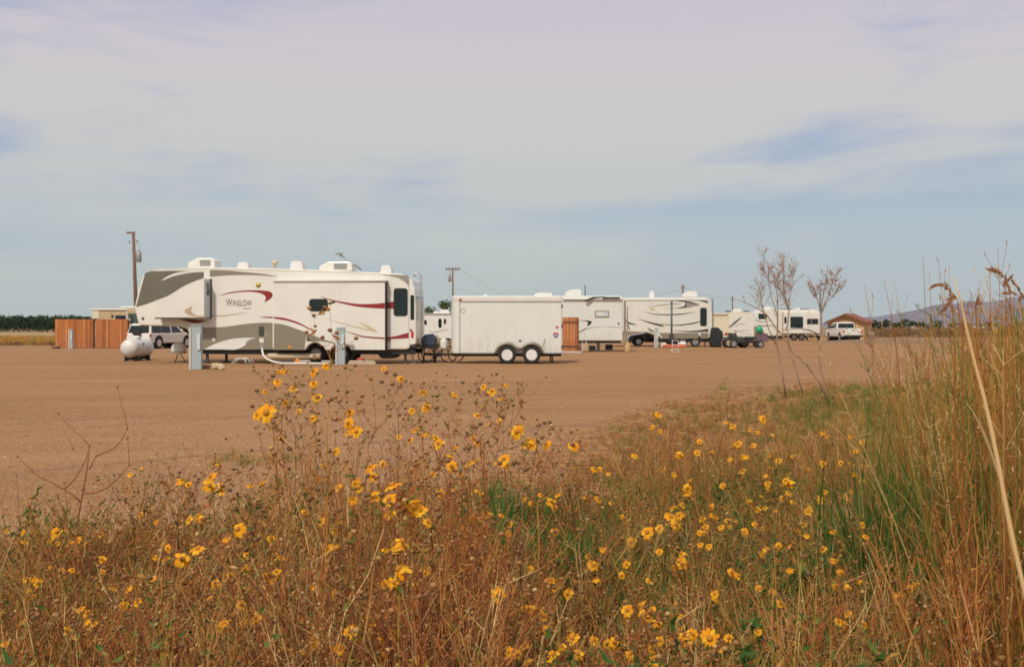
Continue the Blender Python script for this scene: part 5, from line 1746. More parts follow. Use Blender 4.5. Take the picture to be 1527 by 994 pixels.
# brown weeds
temps_w = T_b + T_bl + T_lf
rnd.seed(11)
for _ in range(26000):
    u = rnd.random()
    y = 2.6 + 31 * u ** 2.0
    x = rnd.uniform(-1, 1) * (y * .51 + .4)
    yb = ybound(x)
    if y > yb * (1 + .12 * pn(x, y, 2.2, 7)) + rnd.gauss(0, .3) or not inview(x, y):
        continue
    px = CX + x / y * F
    n_ = pn(x, y, 1.6, 3)
    sparse = (640 < px < 925 + 75 * pn(x, y, 6.0, 60) + rnd.gauss(0, 22) and 5.4 < y < 13.5)
    if sparse and rnd.random() < .95:
        continue
    edge = yb - y
    if pn(x, y, 5.0, 12) < -.15 - .25 * rnd.random() and rnd.random() < .8:
        continue
    if y > 7 and rnd.random() < .2:
        continue
    if edge < .16 * yb and rnd.random() < .9 - edge / (.2 * yb):
        continue
    if px > 1330 and y < 9 and rnd.random() < .5:
        continue
    if y < 6.2 or (y < 9 and rnd.random() < .45 and px < 560):
        k = rnd.randrange(NT) if rnd.random() < .55 else NT + rnd.randrange(4)
        s = rnd.uniform(.42, .80) * (1 + .25 * pn(x, y, 4.0, 21)) + (.35 if rnd.random() < .06 else 0)
    else:
        k = rnd.randrange(NT) if rnd.random() < .30 else NT + rnd.choice((0, 0, 1, 2, 3))
        s = rnd.uniform(.5, .95)
    if y > 7.5:
        s *= max(.42, 1 - (y - 7.5) * .10)
        if y > 9 and rnd.random() < .45:
            k = NT + rnd.choice((2, 3))
    elif rnd.random() < (.38 if px > 760 else .16 if px > 420 else .08):
        k = NT + 4 + rnd.randrange(4)
    gz = max(-.4, min(.35, .38 * pn(x, y, 2.6, 15)))
    if px > 760:
        gz -= .20
    if px > 1050 and y < 5.2:
        gz -= .22
    if 420 < px < 900:
        gz += .05
    if px < 400:
        s *= 1.08
    if edge < .8:
        s *= .6
    inst_w.append((k, x, y, -.01, rnd.uniform(0, 2 * PI), rnd.gauss(0, .10), rnd.gauss(0, .10), s, rnd.uniform(.85, 1.15), gz * .6 + rnd.gauss(0, .13)))
    if len(inst_w) > 9000:
        break
scatter('dry_weeds', temps_w, inst_w, SLOTS)

# grass under and between the weeds
rnd.seed(12)
for _ in range(40000):
    u = rnd.random()
    y = 2.7 + 33 * u ** 1.8
    x = rnd.uniform(-1, 1) * (y * .51 + .4)
    yb = ybound(x)
    if y > yb * (.98 + .12 * pn(x, y, 2.2, 7)) + rnd.gauss(0, .3) or not inview(x, y):
        continue
    px = CX + x / y * F
    n_ = pn(x, y, 2.4, 9) * 1.3
    if 640 < px < 925 + 75 * pn(x, y, 6.0, 60) + rnd.gauss(0, 22) and 5.4 < y < 13.5 and rnd.random() < .93:
        continue
    if yb - y < .2 * yb and rnd.random() < .85 - (yb - y) / (.22 * yb):
        continue
    if y > 11 and px < 1180 and rnd.random() < .35:
        continue
    want = .36 + .45 * n_ + (.40 if px > 720 else 0) + (.10 if (px > 1180 and y > 12) else 0) - (.16 if px < 560 else 0)
    if rnd.random() < want:
        k = rnd.choice((0, 0, 1))
    else:
        if rnd.random() < .35:
            continue
        k = rnd.choice((2, 2, 3, 1))
    if y > 8 and pn(x, y, 3.2, 33) < -.1 and rnd.random() < .75:
        continue
    gsc = 1.0 if y < 8 else max(.5, 1 - (y - 8) * .09)
    inst_g.append((k, x, y, -.005, rnd.uniform(0, 2 * PI), rnd.gauss(0, .08), rnd.gauss(0, .08), rnd.uniform(.5, 1.1) * gsc, rnd.uniform(.6, 1.2), rnd.gauss(0, .09)))
    if len(inst_g) > 9000:
        break
# the dark green clump at the foot of the tall grass
for _ in range(120):
    inst_g.append((rnd.choice((0, 0, 1)), gx(1370, 5.3) + rnd.gauss(0, .15), 5.3 + rnd.gauss(0, .25), 0, rnd.uniform(0, 6), rnd.gauss(0, .16), rnd.gauss(0, .12), rnd.uniform(1.4, 3.0), rnd.uniform(.9, 1.6), rnd.gauss(-.02, .08)))
for _ in range(520):
    y = 11 + 15 * rnd.random()
    px = rnd.gauss(1265, 75)
    if pn(gx(px, y), y, 4.0, 40) < -.05 - .1 * rnd.random():
        continue
    inst_g.append((rnd.choice((0, 1, 1, 1, 2)), gx(px, y), y, 0, rnd.uniform(0, 6), rnd.gauss(0, .1), rnd.gauss(0, .1), rnd.uniform(.6, 1.35), rnd.uniform(.7, 1.2), rnd.gauss(.04, .08)))
for cx_, cy_ in ((-1.95, 10.2), (-1.2, 7.9), (-2.9, 12.1), (-2.55, 12.0), (-3.2, 12.2), (-2.3, 8.6)):
    for _ in range(16):
        inst_g.append((rnd.choice((0, 1, 2)), cx_ + rnd.gauss(0, .22), cy_ + rnd.gauss(0, .25), 0, rnd.uniform(0, 6), 0, 0, rnd.uniform(.25, .6), 1, .05))
# greener growth low down in the middle and on the right
while sum(1 for q in inst_g if q[9] == -.031) < 1100:
    y = 2.9 + 5.5 * rnd.random()
    px = rnd.uniform(700, 1560)
    if pn(gx(px, y), y, 5.0, 50) < -.25 + .35 * rnd.random() - (.25 if px > 1000 and y < 4.6 else 0):
        continue
    inst_g.append((rnd.choice((0, 0, 1)), gx(px, y), y, 0, rnd.uniform(0, 6), rnd.gauss(0, .15), rnd.gauss(0, .12), rnd.uniform(1.0, 1.9), rnd.uniform(.8, 1.2), -.031))
scatter('grass', T_g, inst_g, SLOTS)

# the tall tan grass on the right
inst_r = []
rnd.seed(13)
for _ in range(20000):
    y = 3.1 + 11 * rnd.random() ** 1.3
    px = rnd.uniform(1285, 1680)
    if px < 1400 and y < 5.3 and rnd.random() < .8:
        continue
    if px < 1385 and rnd.random() < .72 - (px - 1285) / 250:
        continue
    x = gx(px, y)
    if y < 3.9 and px < 1480:
        continue
    pyt = grassline(px) + rnd.uniform(-10, 150) + (0 if y < 9 else 14)
    if rnd.random() < .06:
        pyt -= rnd.uniform(20, 75)
    z = H - (pyt - HY) / F * y
    z = min(z, 2.05)
    if z < .35:
        continue
    if pn(x, y, 3.0, 4) < rnd.uniform(-.8, .35):
        continue
    dt = rnd.gauss(-.05, .13) - (.40 if rnd.random() < .22 else 0)
    inst_r.append((rnd.randrange(len(T_r)), x, y, -.01, rnd.uniform(-1.6, 1.6), rnd.gauss(-.03, .11), rnd.gauss(0, .09), 1.0, z, dt))
    if len(inst_r) > 1700:
        break
# s scales thickness too, so height goes through zscale
scatter('tall_grass', T_r, inst_r, SLOTS)

# loose fallen bits: pebbles on the near gravel, litter under the weeds
T_s = []
for k in range(5):
    b = MB(); b.tint = k / 5
    b.ball((0, 0, .25), (1, rnd.uniform(.6, .9), rnd.uniform(.4, .6)), 6, 4)
    b.v = [(x * rnd.uniform(.8, 1.15), y * rnd.uniform(.8, 1.15), z) for x, y, z in b.v]
    b.sm = [False] * len(b.sm)
    T_s.append(b)
PEB = leafmat('pebbles', [(0, (.16, .09, .05)), (.35, (.36, .20, .11)), (.7, (.46, .29, .17)), (1, (.62, .50, .37))], 0, .95)
inst_s = []
rnd.seed(14)
while len(inst_s) < 15000:
    y = 4.5 + 26 * rnd.random() ** 1.7
    x = rnd.uniform(-1, 1) * (y * .5)
    inst_s.append((rnd.randrange(5), x, y, 0, rnd.uniform(0, 6), 0, 0, rnd.uniform(.004, .011) * (1.5 if rnd.random() < .06 else 1), 1, rnd.gauss(0, .2)))
scatter('gravel', T_s, inst_s, [PEB])
T_l = []
for k in range(4):
    b = MB()
    for _ in range(16):
        b.tint = rnd.uniform(.45, 1)
        p = Vector((rnd.gauss(0, .12), rnd.gauss(0, .12), rnd.uniform(.003, .03)))
        q = rnd.uniform(0, 2 * PI)
        if rnd.random() < .5:
            b.tube([p, p + Vector((math.cos(q), math.sin(q), rnd.uniform(-.02, .15))) * rnd.uniform(.06, .2)], .0016, 3, 0, False, False)
        else:
            leafq(b, p, Vector((math.cos(q), math.sin(q), .2)), .03, .01, 1)
    T_l.append(b)
inst_l = []
rnd.seed(15)
for _ in range(9000):
    y = 3.5 + 25 * rnd.random() ** 1.6
    x = rnd.uniform(-1, 1) * (y * .5)
    if y > ybound(x) + .5 + rnd.gauss(0, .3):
        continue
    inst_l.append((rnd.randrange(4), x, y, 0, rnd.uniform(0, 6), 0, 0, rnd.uniform(.7, 1.4), 1, 0))
scatter('litter', T_l, inst_l, SLOTS)

# ================================================================ flowering weeds: one object per plant, one part per flower
def flower_mesh(np_, r, droop, seed):
    r0 = random.Random(seed)
    b = MB()
    for k in range(np_):
        q = 2 * PI * k / np_ + r0.uniform(-.12, .12)
        ln = r * r0.uniform(.8, 1.08)
        w = 2 * PI * r / np_ * .34
        c, s = math.cos(q), math.sin(q)
        dz = -droop * r0.uniform(.3, 1.4) * ln
        b.tint = r0.random()
        pts = [(.25, .35, 0), (.55, 1.0, .05), (.85, .95, .0), (1.0, .35, -.0)]
        vs = []
        for (t, wf, up) in pts:
            z = up * r + dz * t * t
            vs += [(c * ln * t - s * w * wf, s * ln * t + c * w * wf, z), (c * ln * t + s * w * wf, s * ln * t - c * w * wf, z)]
        b.add(vs, [(0, 1, 3, 2), (2, 3, 5, 4), (4, 5, 7, 6)], 0, True)
    b.ball((0, 0, .10 * r), (.34 * r, .34 * r, .22 * r), 10, 6, 1)
    b.tint = .2
    b.tube([(0, 0, -.02), (0, 0, 0)], [.0012, .004], 5, 2)
    me_o = b.build('flower_proto', [PETAL, CENTRE, STEM])
    me = me_o.data
    bpy.data.objects.remove(me_o)
    me.name = 'flower'
    return me


FLM = [flower_mesh(n, 1.0 * .029, dr, i) for i, (n, dr) in enumerate(((9, .15), (8, .4), (10, .05), (7, .6), (9, .25), (8, .8)))]

FL = """271,715,14;314,710,16;312,723,18;329,732,15;326,690,10;194,707,8;373,724,12;390,720,14;384,618,17;397,615,24;424,551,14;413,568,13;436,580,10;467,553,15;467,571,13;473,592,13
425,599,12;445,613,9;466,623,12;521,613,14;519,630,16;531,643,16;422,651,8;597,564,10;635,604,14;631,583,12;614,612,10;620,639,12;612,655,9;678,587,9;654,661,15;649,651,10;678,667,9;712,660,11
711,619,9;733,583,14;483,695,10;488,711,10;477,714,10;500,672,12;553,695,18;556,709,13;530,720,15;585,723,24;525,743,16;560,740,16;582,764,18;607,753,14;618,756,22;627,761,18;673,694,16;686,706,9
701,690,14;657,736,13;646,706,9;713,732,12;707,771,12;478,774,12;405,758,9;755,573,8;771,643,20;786,663,18;793,655,12;815,662,14;855,664,16;751,684,18;755,692,12;745,628,8;886,698,10;894,699,8
907,706,6;946,679,9;982,616,11;972,636,8;984,642,7;1014,678,11;1040,675,10;1043,658,8;987,698,9;1092,634,11;1098,662,9;1089,685,7;1005,706,8;1025,727,13;1026,734,11;1077,725,8;822,747,14;826,755,10
891,744,13;792,750,8;911,750,6;806,738,9;758,795,11;827,790,13;706,773,12;748,767,10;1018,752,10;1004,757,10;1000,770,18;1017,765,10;1008,782,15;983,787,13;965,793,18;1047,772,12;1060,755,10
1075,785,10;1052,785,9;972,777,9;1043,794,8;1138,624,12;1101,661,10;1124,664,8;1113,679,11;1161,687,10;1149,678,6;1182,679,7;1227,644,9;1130,644,7;1268,650,8;1286,659,8;1276,670,10;1227,691,9
1254,690,8;1289,693,10;1274,705,11;1107,702,9;1141,707,9;1145,720,9;1146,728,11;1175,719,15;1176,734,10;1078,723,7;1167,742,9;1182,748,8;1130,759,10;1141,757,7;1156,760,7;1205,762,12;1224,745,11
1231,733,8;1259,739,9;1268,733,7;1285,717,7;1256,771,8;1285,769,9;1320,768,11;1338,748,8;1355,748,9;1338,762,8;1077,785,8;1097,775,7;1126,782,10;1110,792,12;1187,788,8;1198,782,7;1243,791,9;1285,791,12
1118,748,8;296,769,16;355,788,20;232,777,8;223,761,10;54,790,9;84,793,14;75,805,12;37,807,11;73,814,11;105,809,12;127,810,9;149,795,9;152,833,12;272,833,22;267,841,12;247,833,11;234,832,8;77,847,10
39,862,12;56,869,14;38,881,12;107,849,9;169,877,9;185,902,9;128,913,8;128,926,10;120,907,8;100,940,9;7,958,11;251,958,10;321,871,14;367,827,10;365,847,13;343,858,11;312,891,10;382,919,20;333,929,17
363,928,12;359,902,13;396,797,11;398,860,14;145,868,7;228,862,9;8,789,9;404,803,12;412,827,16;404,858,20;479,777,13;498,790,12;489,818,16;600,806,22;574,819,12;595,848,26;634,847,12;620,872,12
589,887,9;587,910,12;557,929,15;543,919,10;524,940,22;422,962,17;454,971,12;506,967,17;465,875,11;499,885,12;714,813,9;731,830,8;790,847,12;744,887,22;760,911,11;781,906,10;685,916,12;586,946,14
570,978,12;531,958,8;615,987,13;714,989,13;782,962,12;771,975,11;788,987,13;667,980,9;884,843,16;889,862,12;821,865,14;847,885,14;935,909,18;955,902,16;960,915,14;981,928,15;968,864,9;1016,824,13
1017,840,16;1010,895,11;1023,938,14;1025,957,15;1058,951,24;1086,951,10;1130,942,12;1091,853,12;1100,858,9;1131,877,10;1150,882,11;1165,899,10;1178,848,13;1000,959,13;972,966,8;975,984,17;939,975,14
917,957,18;886,954,12;854,951,17;862,974,16;825,975,16;820,989,14;810,920,12;814,938,11;898,818,10;983,822,8;1057,814,10;1142,818,8;1161,813,8;1177,813,8;927,857,10;1067,892,7;1078,967,8;1291,800,10
1245,835,9;1254,853,9;1378,841,11;1367,870,10;1357,877,7;1338,891,11;1265,877,9;1251,926,8;1266,917,7;1203,798,7"""
flow = []
for t in FL.replace('\n', ';').split(';'):
    a, b, c = (float(v_) for v_ in t.split(','))
    Y = .047 * F / c
    if b - HY > 0:
        Y = min(Y, (H - (.46 if b > 760 else .34)) * F / (b - HY))
        Y = max(Y, (H - 1.22) * F / (b - HY)) if b < 700 else Y
    Y = max(2.5, min(Y, 11.0))
    if a > 950 and b < 800:
        Y = min(Y * 1.2, (H - .38) * F / (b - HY))
    flow.append([a, b, c, Y])

# gather flowers into plants; smaller half-open blooms stand beside the larger ones
rnd.seed(21)
for q in list(flow):
    if rnd.random() < .55:
        flow.append([q[0] + rnd.uniform(-26, 26), q[1] + rnd.uniform(-18, 22), q[2] * rnd.uniform(.55, .85), q[3] * rnd.uniform(.96, 1.04)])
flow.sort(key=lambda q: q[3])
plants, used = [], set()
for i, q in enumerate(flow):
    if i in used:
        continue
    mem = [i]; used.add(i)
    P0 = Vector(at(q[0], q[1], q[3]))
    cap_ = rnd.choice((2, 3, 4, 5, 5))
    for j in range(i + 1, len(flow)):
        if j in used or len(mem) >= cap_:
            continue
        Pj = Vector(at(flow[j][0], flow[j][1], flow[j][3]))
        if abs(Pj.x - P0.x) < .17 and abs(flow[j][3] - q[3]) < 1.6 and abs(Pj.z - P0.z) < .45:
            flow[j][3] = q[3] + (flow[j][3] - q[3]) * .25
            mem.append(j); used.add(j)
    plants.append([flow[k] for k in mem])
print('plants', len(plants), 'flowers', len(flow))


def grow(root, base, tips, stemr=.0036, leafn=26, tint=.6):
    """a branching weed from base through all tips; tips: (Vector, kind)"""
    b, fo = MB(), MB()
    b.tint = tint
    cen = sum((t[0] for t in tips), Vector()) / len(tips)
    topz = max(t[0].z for t in tips)
    crown = Vector((cen.x, cen.y, base.z + (topz - base.z) * .72))
    nodes = []
    n = 7
    off = Vector((rnd.uniform(-.03, .03), rnd.uniform(-.03, .03), 0))
    P = []
    for k in range(n):
        t = k / (n - 1)
        p = base.lerp(crown, t) + off * math.sin(PI * t) + Vector((rnd.uniform(-.006, .006), 0, 0))
        P.append(p)
        if t > .3:
            nodes.append((p, stemr * (1 - .55 * t)))
    b.tube(P, [stemr * (1 - .5 * k / (n - 1)) for k in range(n)], 5, 0, False)
    for (tp, kind) in sorted(tips, key=lambda q: (q[0] - crown).length):
        best, bd = None, 1e9
        for nd in nodes:
            dz = tp.z - nd[0].z
            if dz < .015:
                continue
            hd = math.hypot(tp.x - nd[0].x, tp.y - nd[0].y)
            d = (tp - nd[0]).length + max(0, hd - dz * 1.1) * 1.2
            if d < bd:
                best, bd = nd, d
        if best is None:
            best = nodes[0]
        a, ra = best
        ra = min(ra, .0019)
        ln = (tp - a).length
        mid = a.lerp(tp, .5) + Vector((tp.x - a.x, tp.y - a.y, 0)) * .12 - Vector((0, 0, ln * .06)) + rv3(ln * .035)
        Q = []
        for k in range(6):
            t = k / 5
            Q.append(a * (1 - t) ** 2 + mid * 2 * t * (1 - t) + tp * t * t)
        b.tube(Q, [ra * (1 - .5 * k / 5) for k in range(6)], 4, 0, False)
        for k in (1, 2, 3, 4):
            nodes.append((Q[k], ra * .85))
        if kind == 'seed':
            b.tint = rnd.random()
            r_ = rnd.uniform(.006, .0105)
            b.ball(tp, (r_, r_, r_ * .8), 7, 5, 1)
            for j in range(5):
                q = 2 * PI * j / 5 + rnd.random()
                e = tp + Vector((math.cos(q) * r_ * 1.7, math.sin(q) * r_ * 1.7, -r_ * .2))
                s_ = Vector((-math.sin(q), math.cos(q), 0)) * r_ * .35
                b.add([tp + s_ - Vector((0, 0, r_ * .5)), tp - s_ - Vector((0, 0, r_ * .5)), e], [(0, 1, 2)], 1)
            b.tint = tint
    for _ in range(leafn):
        nd = rnd.choice(nodes)
        fo.tint = min(1, max(0, rnd.gauss(.5, .2)))
        leafq(fo, nd[0], rv3() + Vector((0, 0, -.1)), rnd.uniform(.02, .05), rnd.uniform(.006, .014), 0, .5)
    return b, fo


def zone_of(px, py, Y):
    if px < 330:
        z = 'at the left among the rusty weeds'
    elif px < 620:
        z = 'in the middle in front of the big camper'
    elif px < 940:
        z = 'in the middle below the cargo trailer'
    elif px < 1200:
        z = 'right of the middle in the greener weeds'
    else:
        z = 'near the tall grass at the right'
    return z


HEROES = [
    (397, 615, 'tall thin weed with the largest yellow bloom pair, standing before the tall blue grey post'),
    (467, 553, 'tall weed whose yellow blooms stand highest, before the second hook-up post'),
    (519, 630, 'tall weed with three stacked yellow blooms left of the red bush'),
    (771, 643, 'weed with a round yellow bloom against bare gravel below the cargo trailer'),
    (855, 664, 'weed with the lone yellow bloom farthest right on the bare gravel'),
    (585, 723, 'weed with a wide yellow bloom above the tangled red stems'),
    (595, 848, 'weed with the largest yellow bloom low in the middle'),
    (1058, 951, 'weed with a big star shaped yellow bloom at the bottom right'),
    (744, 887, 'weed with one broad low yellow bloom at the bottom middle'),
    (272, 833, 'weed with the largest yellow bloom at the lower left'),
    (355, 788, 'weed with a ragged yellow bloom before the rusty weeds at the left'),
    (1175, 719, 'weed with a round bright bloom, the largest in the green patch at the right'),
]
for pi_, mem in enumerate(plants):
    rnd.seed(500 + pi_)
    fp = [Vector(at(q[0], q[1], q[3])) for q in mem]
    cx_ = sum(p.x for p in fp) / len(fp)
    cy_ = sum(p.y for p in fp) / len(fp)
    base = Vector((cx_ + rnd.uniform(-.10, .10), cy_ + rnd.uniform(-.05, .15), 0))
    tips = [(p - base, 'flower') for p in fp]
    zt_ = max(p.z for p in fp)
    big_ = cy_ < 5.6
    ns = rnd.randint(9, 18) if big_ else rnd.randint(3, 7)
    if zt_ > 1.0:
        ns = rnd.randint(14, 24)
    for _ in range(ns):
        z = zt_ * rnd.uniform(.62, 1.07)
        tips.append((Vector((cx_ + rnd.gauss(0, .13), cy_ + rnd.gauss(0, .10), z)) - base, 'seed'))
    st_, fo = grow(None, Vector((0, 0, -.01)), tips, .0024 + .0018 * zt_, int(ns * 2.0), rnd.uniform(.3, .85))
    hero = None
    for hx, hy, hl in HEROES:
        if any(abs(q[0] - hx) < 1 and abs(q[1] - hy) < 1 for q in mem):
            hero = hl
    mpx = sum(q[0] for q in mem) / len(mem)
    mpy = sum(q[1] for q in mem) / len(mem)
    z = zone_of(mpx, mpy, cy_)
    nf = {1: 'a single yellow bloom', 2: 'two yellow blooms', 3: 'three yellow blooms', 4: 'four yellow blooms', 5: 'five yellow blooms'}[len(mem)]
    r = empty('flowering_weed', tuple(base), 0, hero or ('thin weed bearing %s %s' % (nf, z)), 'wildflower', ('yellow flowered weeds with %s %s' % (nf.replace('a single', 'one'), z)))
    st_.build('stem', [STEM, SEED], r)
    fo.build('foliage', [LEAF], r)
    for q, p in zip(mem, fp):
        o = bpy.data.objects.new('flower', rnd.choice(FLM))
        col.objects.link(o)
        o.parent = r
        o.location = p - base
        k = q[2] * q[3] / (.047 * F)
        k = max(.60, min(1.2, k))
        o.scale = (k, k, k)
        nrm = Vector((rnd.uniform(-.55, .35), rnd.uniform(-1.1, -.1), rnd.uniform(.25, 1.0)))
        o.rotation_euler = nrm.to_track_quat('Z', 'X').to_euler()

# ---- taller seed-headed stems with few or no flowers, in the places the photo shows them
def seedy(px, Y, tipspx, label, tint=.75, nseed=0, spread=.1, leafn=10):
    rnd.seed(int(px * 7 + Y * 13))
    base = Vector((gx(px, Y), Y, 0))
    tips = [(Vector(at(a, b, Y + rnd.uniform(-.08, .08))) - base, 'seed') for a, b in tipspx]
    st_, fo = grow(None, Vector((0, 0, -.01)), tips, .0046, leafn, tint)
    r = empty('seedhead_weed', tuple(base), 0, label, 'weed')
    st_.build('stem', [STEM, SEED], r)
    fo.build('foliage', [LEAF], r)


seedy(470, 3.9, [(461, 459), (484, 458), (492, 452), (497, 450), (468, 470), (457, 495), (492, 492), (502, 496), (492, 524), (498, 518), (470, 486), (481, 503), (531, 504)],
      'tallest brown seed-headed stem, its heads crossing the camper window', .5)
seedy(504, 4.2, [(504, 582), (500, 592), (507, 597), (494, 595), (515, 548), (530, 545), (540, 590), (535, 600), (576, 555), (569, 569), (585, 572), (594, 578), (589, 558), (518, 584), (561, 637), (549, 643), (581, 620), (577, 604)],
      'dark upright seed-headed stem spreading to the right before the gravel', .85)
seedy(436, 4.0, [(421, 545), (407, 560), (441, 562), (383, 582), (398, 600), (376, 605), (408, 629), (430, 606), (445, 600), (404, 668), (410, 676), (457, 600)],
      'slender curving seed-headed stem at the left of the tall group', .7)
seedy(664, 5.0, [(667, 559), (660, 575), (690, 570), (700, 583), (645, 590), (652, 607), (640, 600), (710, 600), (685, 600), (668, 620), (720, 610), (630, 620)],
      'brown seed-headed bush left of the gravel gap', .7)
seedy(740, 5.2, [(730, 570), (745, 580), (772, 571), (776, 600), (760, 592), (741, 600), (722, 596), (757, 607), (750, 620), (778, 606), (725, 620)],
      'brown seed-headed bush reaching toward the cargo trailer', .75)
seedy(800, 5.6, [(801, 625), (806, 633), (820, 646), (778, 671), (795, 690), (785, 690), (800, 695), (808, 687), (830, 690), (860, 640)],
      'low seed-headed weed on the edge of the bare patch', .7)
seedy(1440 - 350, 14.5, [(1083, 563), (1072, 574), (1088, 577), (1100, 575), (1095, 590), (1078, 590)], 'dark small weed at the far edge of the green patch', .8)
for (a, Y, n_, t_, lb) in ((52, 4.9, 9, 752, 'low seed-headed weed left of the candelabra weed'), (205, 5.4, 11, 712, 'twiggy seed-headed weed right of the candelabra weed'),
                          (262, 5.6, 10, 706, 'seed-headed weed with a flat top left of the small bloom cluster'), (340, 5.2, 12, 690, 'seed-headed weed behind the small bloom cluster at the left')):
    r0 = random.Random(int(a))
    seedy(a, Y, [(a + r0.gauss(0, 26), t_ + r0.uniform(-12, 70)) for _ in range(n_ + 5)], lb, .7, leafn=26)
# rusty bushes with dense reddish stems in the middle
def red_bush(px, Y, h, wdt, label, n=26, tint=.65, th=1.0):
    rnd.seed(int(px + Y * 31))
    base = Vector((gx(px, Y), Y, 0))
    b, fo = MB(), MB()
    for _ in range(n):
        b.tint = min(1, max(0, tint + rnd.gauss(0, .12)))
        ex, ey = rnd.gauss(0, wdt), rnd.gauss(0, wdt * .6)
        hh = h * rnd.uniform(.6, 1.05)
        P = [Vector((ex * t ** 1.4, ey * t ** 1.4, hh * t)) + rv3(.012) * t for t in (0, .2, .4, .6, .8, 1)]
        b.tube(P, [.0032 * th, .0028 * th, .0024 * th, .002 * th, .0015 * th, .001], 5, 0, False)
        for _ in range(7):
            t = rnd.uniform(.4, .98)
            k = min(4, int(t * 5))
            p = P[k].lerp(P[k + 1], t * 5 - k)
            e = p + Vector((rnd.uniform(-.09, .09), rnd.uniform(-.07, .07), rnd.uniform(.05, .16)))
            b.tube([p, p.lerp(e, .5) + Vector((0, 0, .008)), e], [.0014, .0011, .0008], 3, 0, False)
            if rnd.random() < .6:
                b.tint = rnd.random()
                b.ball(e, (.006, .006, .006), 5, 4, 1)
            fo.tint = min(1, max(0, rnd.gauss(.6, .15)))
            leafq(fo, p, rv3(), rnd.uniform(.015, .035), .008, 0, .5)
            b.tint = tint
    r = empty('dry_bush', tuple(base), 0, label, 'bush')
    b.build('stem', [STEM, SEED], r)
    fo.build('foliage', [LEAF], r)


red_bush(648, 3.7, .92, .20, 'dense rusty bush of upright stems in the middle of the foreground')
red_bush(735, 4.3, 1.0, .18, 'paler rusty bush right of the dense middle one')
red_bush(700, 3.3, .70, .26, 'low rusty bush in front of the middle bushes', 30)
red_bush(560, 3.5, .72, .20, 'rusty stems left of the dense middle bush', 22)
red_bush(480, 3.1, .60, .18, 'dark red stems rising at the bottom left of the middle', 20, .75)
red_bush(1400, 3.3, .85, .20, 'thick orange red stems fanning at the lower right', 13, .54, 1.8)
red_bush(1465, 3.0, .95, .20, 'thick orange red stems in front of the tall tan grass', 14, .5, 1.7)
red_bush(1510, 3.3, 1.2, .22, 'tall rusty stems at the right edge', 18, .56, 1.5)
red_bush(875, 6.6, .62, .20, 'grey brown sprawling weed at the edge of the bare patch', 24, .75)
red_bush(110, 3.6, .55, .24, 'rusty weed at the lower left corner', 24, .6)
red_bush(255, 3.4, .58, .24, 'rusty weed right of the lower left corner', 24, .6)

# ---- the bare candelabra weed at the left
cw = MB(); cw.tint = .72
CY = 4.9
for L_, r0, r1 in (([(112, 850), (114, 800), (117, 770), (122, 742), (127, 715), (131, 690), (133, 664)], .0055, .0022),
                   ([(120, 748), (108, 737), (96, 730), (75, 718), (56, 709), (40, 694), (26, 680)], .0036, .0016),
                   ([(96, 729), (108, 718), (120, 700), (129, 683), (134, 664)], .0030, .0016),
                   ([(134, 664), (118, 648), (103, 635), (87, 616)], .0018, .0010),
                   ([(125, 735), (140, 735), (158, 728), (172, 716), (185, 703), (193, 692)], .0036, .0018),
                   ([(193, 692), (192, 672), (190, 652)], .0018, .0012),
                   ([(143, 680), (158, 674), (170, 668), (182, 655), (190, 638)], .0030, .0016),
                   ([(190, 638), (187, 622), (182, 605), (178, 588), (175, 576)], .0018, .0009),
                   ([(133, 700), (138, 690), (143, 680)], .0026, .0024),
                   ([(122, 757), (138, 753), (150, 760), (156, 775)], .002, .001),
                   ([(110, 800), (98, 778), (92, 757), (86, 742)], .0024, .0012),
                   ([(98, 778), (88, 768), (80, 765)], .0018, .001),
                   ([(95, 640), (103, 655), (109, 668)], .001, .001),
                   ([(126, 825), (135, 800), (132, 785)], .002, .001)):
    P = [Vector(at(a, b, CY)) for a, b in L_]
    if L_[0] == (112, 850):
        P = [Vector((P[0].x - .01, CY, 0))] + P
    n = len(P)
    cw.tube(P, [r0 + (r1 - r0) * k / (n - 1) for k in range(n)], 6, 0)
    e = P[-1]
    cw.ball(e, (.005, .005, .007), 5, 4, 1)
cwo = cw.build('bare_weed', [STEM, SEED])
cwo.data.transform(Matrix.Translation((-gx(112, CY), -CY, 0)))
cwo.location = (gx(112, CY), CY, 0)
tag(cwo, 'bare brown candelabra weed with curved arms standing against the gravel at the left', 'weed')

# ---- blond reeds and drooping seed heads at the right
RY = 2.75
rd = empty('blond_reed', (gx(1536, RY), RY, 0), 0, 'thick pale blond reed slanting across the tall grass at the right', 'reed')
o_ = Vector(rd.location)
P = [Vector(at(a, b, RY)) - o_ for a, b in ((1421, 412), (1432, 445), (1441, 490), (1453, 540), (1467, 592), (1478, 640), (1489, 695), (1499, 750), (1511, 810), (1527, 880), (1545, 960))] + [Vector((.06, 0, 0))]
s = MB(); s.tint = 1.0
s.tube(P, [.0010, .0022, .0038, .0044, .0050, .006, .006, .006, .0062, .0062, .0065, .0065], 8, 0)
s.build('stem', leafmat('blond_stem', [(0, (.55, .36, .16)), (1, (.62, .43, .20))], 0, .5), rd)
s = MB(); s.tint = 1.0
Q = [Vector(at(a, b, RY)) - o_ for a, b in ((1500, 752), (1490, 712), (1476, 670), (1462, 635), (1450, 612), (1440, 600))]
s.tube(Q, [.003, .004, .004, .003, .002, .001], 4, 0)
s.build('leaf', leafmat('blond_leaf', [(0, (.5, .34, .15)), (1, (.55, .40, .19))], .3, .6), rd)


